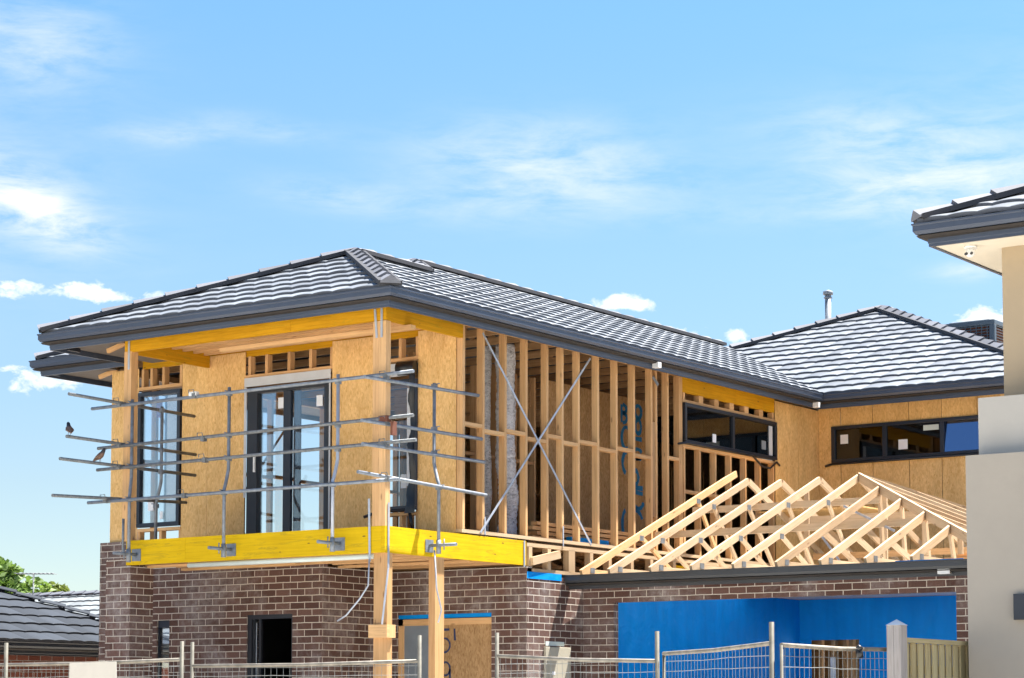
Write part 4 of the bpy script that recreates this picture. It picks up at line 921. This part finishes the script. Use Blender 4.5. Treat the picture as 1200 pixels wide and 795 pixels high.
# ================================================================== paling fence
px0 = at(1052, 19.0); FX = px0.x
F = thing('paling_fence', 'treated pine paling fence with a pointed grey timber end post', 'fence', (FX, px0.y, 0))
pz = 1.6+(829-732)/2600*19
m = MB(); w_ = .064; x, y = px0.x, px0.y
m.box(x-.075, x-.012, y-w_, y+w_, 0, pz); m.box(x-.009, x+.055, y-w_, y+w_, 0, pz); m.build('end_post', 'hardwood', F)
m = MB(); b_ = [(x-.082, y-w_-.006, pz), (x+.062, y-w_-.006, pz), (x+.062, y+w_+.006, pz), (x-.082, y+w_+.006, pz)]; vs = [m.bm.verts.new(v) for v in b_]; t_ = m.bm.verts.new((x-.01, y, pz+.052))
for i in range(4): m.face([vs[i], vs[(i+1) % 4], t_])
m.face(vs[::-1]); m.build('post_cap', 'white', F)
ct = 2.205
for i in range(12):
    yy = y+w_+.02+i*.148
    B('paling', 'paling', F, (x+.002, x+.018, yy, yy+.085, .05, ct-.04+random.uniform(-.004, .0)))
    B('paling', 'paling', F, (x-.024, x-.010, yy+.060, yy+.172, .05, ct-.045))
B('capping_rail', 'paling', F, (x-.03, x+.045, y+w_+.001, y+2.0, ct-.04, ct)); 
for z in (.4, 1.2, 1.9): B('fence_rail', 'paling', F, (x-.07, x-.026, y+w_, y+2.0, z, z+.07))

# ================================================================== neighbour on the right
Nn_ = thing('rendered_house', 'rendered grey and tan house with dark gutter and cream eaves at the right edge', 'house', (8.5, 0, 0))
B('front_wall', 'render', Nn_, (7.62, 13, -1.20, -.3, 0, 3.875), uv='wall')
B('parapet', 'render_lt', Nn_, (7.66, 13, -.99, -.32, 3.0, 4.42), uv='wall')
B('upper_wall', 'render_tan', Nn_, (7.76, 14, -.62, 8, 0, 5.862), uv='wall')
NE = 6.055
B('eave_lining', 'soffit', Nn_, (7.27, 14, -1.10, 9, 5.862, 5.874), uv='wall')
eave([(7.13, 10), (7.13, -1.225), (15, -1.225)], NE, left=False, parent=Nn_)
rn = MB(); tile_plane(rn, (7.17, -1.175), (1, 0), (0, 1), NE+.015, PT, 7, 3.3, [((7.07, -1.22), (-q, q))]); tile_plane(rn, (7.18, -1.22), (0, 1), (1, 0), NE+.015, PT, 9, 3.3, [((7.07, -1.22), (q, -q))]); rn.keepn = True
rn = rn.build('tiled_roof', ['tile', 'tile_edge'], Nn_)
c = MB(); capping(c, (7.16, -1.13, NE+.05), (10.4, 2.1, NE+.04+3.3*T)); c.build('ridge_capping', 'tile_cap', rn)
bd_ = MB(); bed(bd_, (7.16, -1.13, NE+.05), (10.4, 2.1, NE+.04+3.3*T)); bd_.build('ridge_bedding', 'bedding', rn)
sx_, sy_ = 7.55, -.85
l = MB(); l.tube([(sx_, sy_, 5.862), (sx_, sy_, 5.84)], .06, 16); l.tube([(sx_, sy_, 5.84), (sx_, sy_, 5.815), (sx_, sy_-.01, 5.785), (sx_, sy_-.015, 5.76)], [.03, .045, .045, .02], 12)
l = l.build('security_light', 'white', Nn_); m = MB(); m.tube([(sx_-.02, sy_-.04, 5.79), (sx_-.02, sy_-.065, 5.78)], .014, 8); m.tube([(sx_+.03, sy_-.035, 5.79), (sx_+.03, sy_-.055, 5.78)], .012, 8); m.build('lens', 'black', l)
B('wall_box', 'frame_blue', Nn_, (8.075, 8.3, -1.26, -1.203, 2.38, 2.61), bevel=.004)

# ================================================================== cooler on the rear roof
K = at(1103, 38.0); kx, ky = K.x+.53, K.y+.53
ck = thing('evaporative_cooler', 'dark blue-grey louvred evaporative cooler on the rear roof behind the hip', 'cooler', (kx, ky, 7.4))
kz0 = 7.35; kz1 = 8.22
m = MB(); m.box(kx-.50, kx+.50, ky-.50, ky+.50, kz0, kz1-.60); m.box(kx-.52, kx+.52, ky-.52, ky+.52, kz1-.09, kz1)
for sx2 in (-1, 1):
    for sy2 in (-1, 1): m.box(kx+sx2*.52-.05*(sx2 > 0)*2, kx+sx2*.52-.05*(sx2 > 0)*2+.10, ky+sy2*.52-.05*(sy2 > 0)*2, ky+sy2*.52-.05*(sy2 > 0)*2+.10, kz1-.62, kz1-.08)
m.box(kx-.38, kx+.38, ky-.38, ky+.38, kz1, kz1+.035)
m.build('cooler_body', 'cooler', ck, .02)
m = MB()
for i in range(11):
    z = kz1-.60+i*.05; m.bar((kx-.42, ky-.50, z), (kx+.42, ky-.50, z), .03, .012, up=(0, -.5, 1)); m.bar((kx+.50, ky-.42, z), (kx+.50, ky+.42, z), .03, .012, up=(.5, 0, 1)); m.bar((kx-.50, ky-.42, z), (kx-.50, ky+.42, z), .03, .012, up=(-.5, 0, 1))
for i in range(9): m.box(kx-.42+i*.1, kx-.408+i*.1, ky-.515, ky-.505, kz1-.62, kz1-.09)
m.build('louvres', 'cooler', ck); B('cooling_pad', 'rusty', ck, (kx-.44, kx+.44, ky-.44, ky+.44, kz1-.6, kz1-.1))

# ================================================================== houses on the left
LX, LYF, LZ = -9.5, 6.75, 2.60
L = thing('red_brick_house', 'single-storey red brick house with dark grey hipped tile roof at the lower left', 'house', (-14, 0, 0))
B('brick_wall', 'brick_red', L, (-22.5, -10.0, -10, LYF-.5, 0, LZ-.17), uv='wall')
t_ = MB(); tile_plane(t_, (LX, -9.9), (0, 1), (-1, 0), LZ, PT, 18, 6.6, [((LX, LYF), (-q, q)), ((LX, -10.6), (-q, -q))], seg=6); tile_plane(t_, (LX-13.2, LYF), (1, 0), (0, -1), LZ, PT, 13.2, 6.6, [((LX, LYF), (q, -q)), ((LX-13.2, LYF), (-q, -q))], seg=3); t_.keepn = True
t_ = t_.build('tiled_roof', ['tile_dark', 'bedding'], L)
c = MB(); capping(c, (LX, LYF, LZ+.04), (LX-6.6, LYF-6.6, LZ+.04+6.6*T), w=.10, h=.05); c.build('ridge_capping', 'tile_dark', t_)
eave([(LX, -10.6), (LX, LYF), (LX-13.2, LYF)], LZ+.0, mat='gutter_dark', parent=L) 
# second, paler roof
Q = at(60, 58); RZ = zz(699, 58)
S2 = thing('pale_roofed_house', 'distant house whose pale sunlit tile roof shows between the dark roof and the brick pier', 'house', (Q.x, Q.y, 0))
rx0 = Q.x-7; rx1 = Q.x+14; rz0 = RZ-1.9; ry0 = Q.y-1.9/T
B('wall', 'brick_red', S2, (rx0+.5, rx1-.5, ry0+.5, ry0+9, 0, rz0-.1), uv='wall')
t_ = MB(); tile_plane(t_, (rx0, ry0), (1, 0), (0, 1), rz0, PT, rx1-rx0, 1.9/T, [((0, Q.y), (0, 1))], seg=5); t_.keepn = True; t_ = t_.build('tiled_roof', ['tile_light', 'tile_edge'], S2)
c = MB(); capping(c, (rx1, Q.y, RZ+.03), (rx0, Q.y, RZ+.03)); c.build('ridge_capping', 'tile_cap', t_)
an = at(38.5, 57); az_ = RZ-.1
m = MB(); m.tube([(an.x, an.y, az_-1.2), (an.x, an.y, zz(671, 57))], .022, 6)
d_ = R0*.52; top = Vector((an.x, an.y, zz(672, 57))); m.tube([top-d_*.8, top+d_*1.0], .02, 6)
for k in range(-4, 6): e_ = top+d_*(k/5); m.tube([e_+Vector((-.15, .25, 0)), e_-Vector((-.15, .25, 0))], .008, 4)
m.build('tv_antenna', 'galv_dull', S2)

# ================================================================== trees
def tree(px, D, ztop, r, lab, mat='leaf', n=5200, ls=.16):
    c0 = at(px, D); o = thing('leafy_tree', lab, 'tree', (c0.x, c0.y, 0), 'trees beyond the left houses')
    m = MB(); m.tube([(c0.x, c0.y, 0), (c0.x+.1, c0.y, ztop*.4), (c0.x, c0.y, ztop*.75)], [.22, .16, .06], 8)
    for k in range(7):
        a = k*.9; m.tube([(c0.x, c0.y, ztop*(.35+.05*k)), (c0.x+math.cos(a)*r*.7, c0.y+math.sin(a)*r*.7, ztop*(.5+.06*k))], [.08, .02], 6)
    m.build('trunk', 'bark', o)
    cl = []
    for k in range(26):
        u = random.uniform(-1, 1); a = random.uniform(0, 6.28); rr = r*random.uniform(.35, .95)*math.sqrt(1-u*u*.8); cl.append((Vector((c0.x+rr*math.cos(a), c0.y+rr*math.sin(a), ztop-r*1.15+u*r*.95)), r*random.uniform(.22, .42)))
    m = MB(); m.keepn = True
    for i in range(n):
        cc, rr = random.choice(cl); v = Vector((random.gauss(0, 1), random.gauss(0, 1), random.gauss(0, 1))).normalized()*rr*random.uniform(.55, 1.05); v.z *= .8
        p = cc+v; a = Vector((random.gauss(0, 1), random.gauss(0, 1), random.gauss(0, .6))).normalized()*ls*random.uniform(.6, 1.2); b = a.cross(Vector((random.gauss(0, 1), random.gauss(0, 1), random.gauss(0, 1)))).normalized()*ls*.5
        m.face([m.bm.verts.new(p-a), m.bm.verts.new(p+b), m.bm.verts.new(p+a), m.bm.verts.new(p-b)])
    m.build('crown', mat, o)
tree(-8, 72, zz(652, 72), 1.5, 'tallest green tree at the left edge beyond the dark roof')
tree(27, 76, zz(678, 76), 1.3, 'low olive-green tree behind the television antenna', 'leaf2')
tree(62, 80, zz(682, 80), .75, 'small round yellow-green tree right of the television antenna', 'leaf2', 3000, .13)
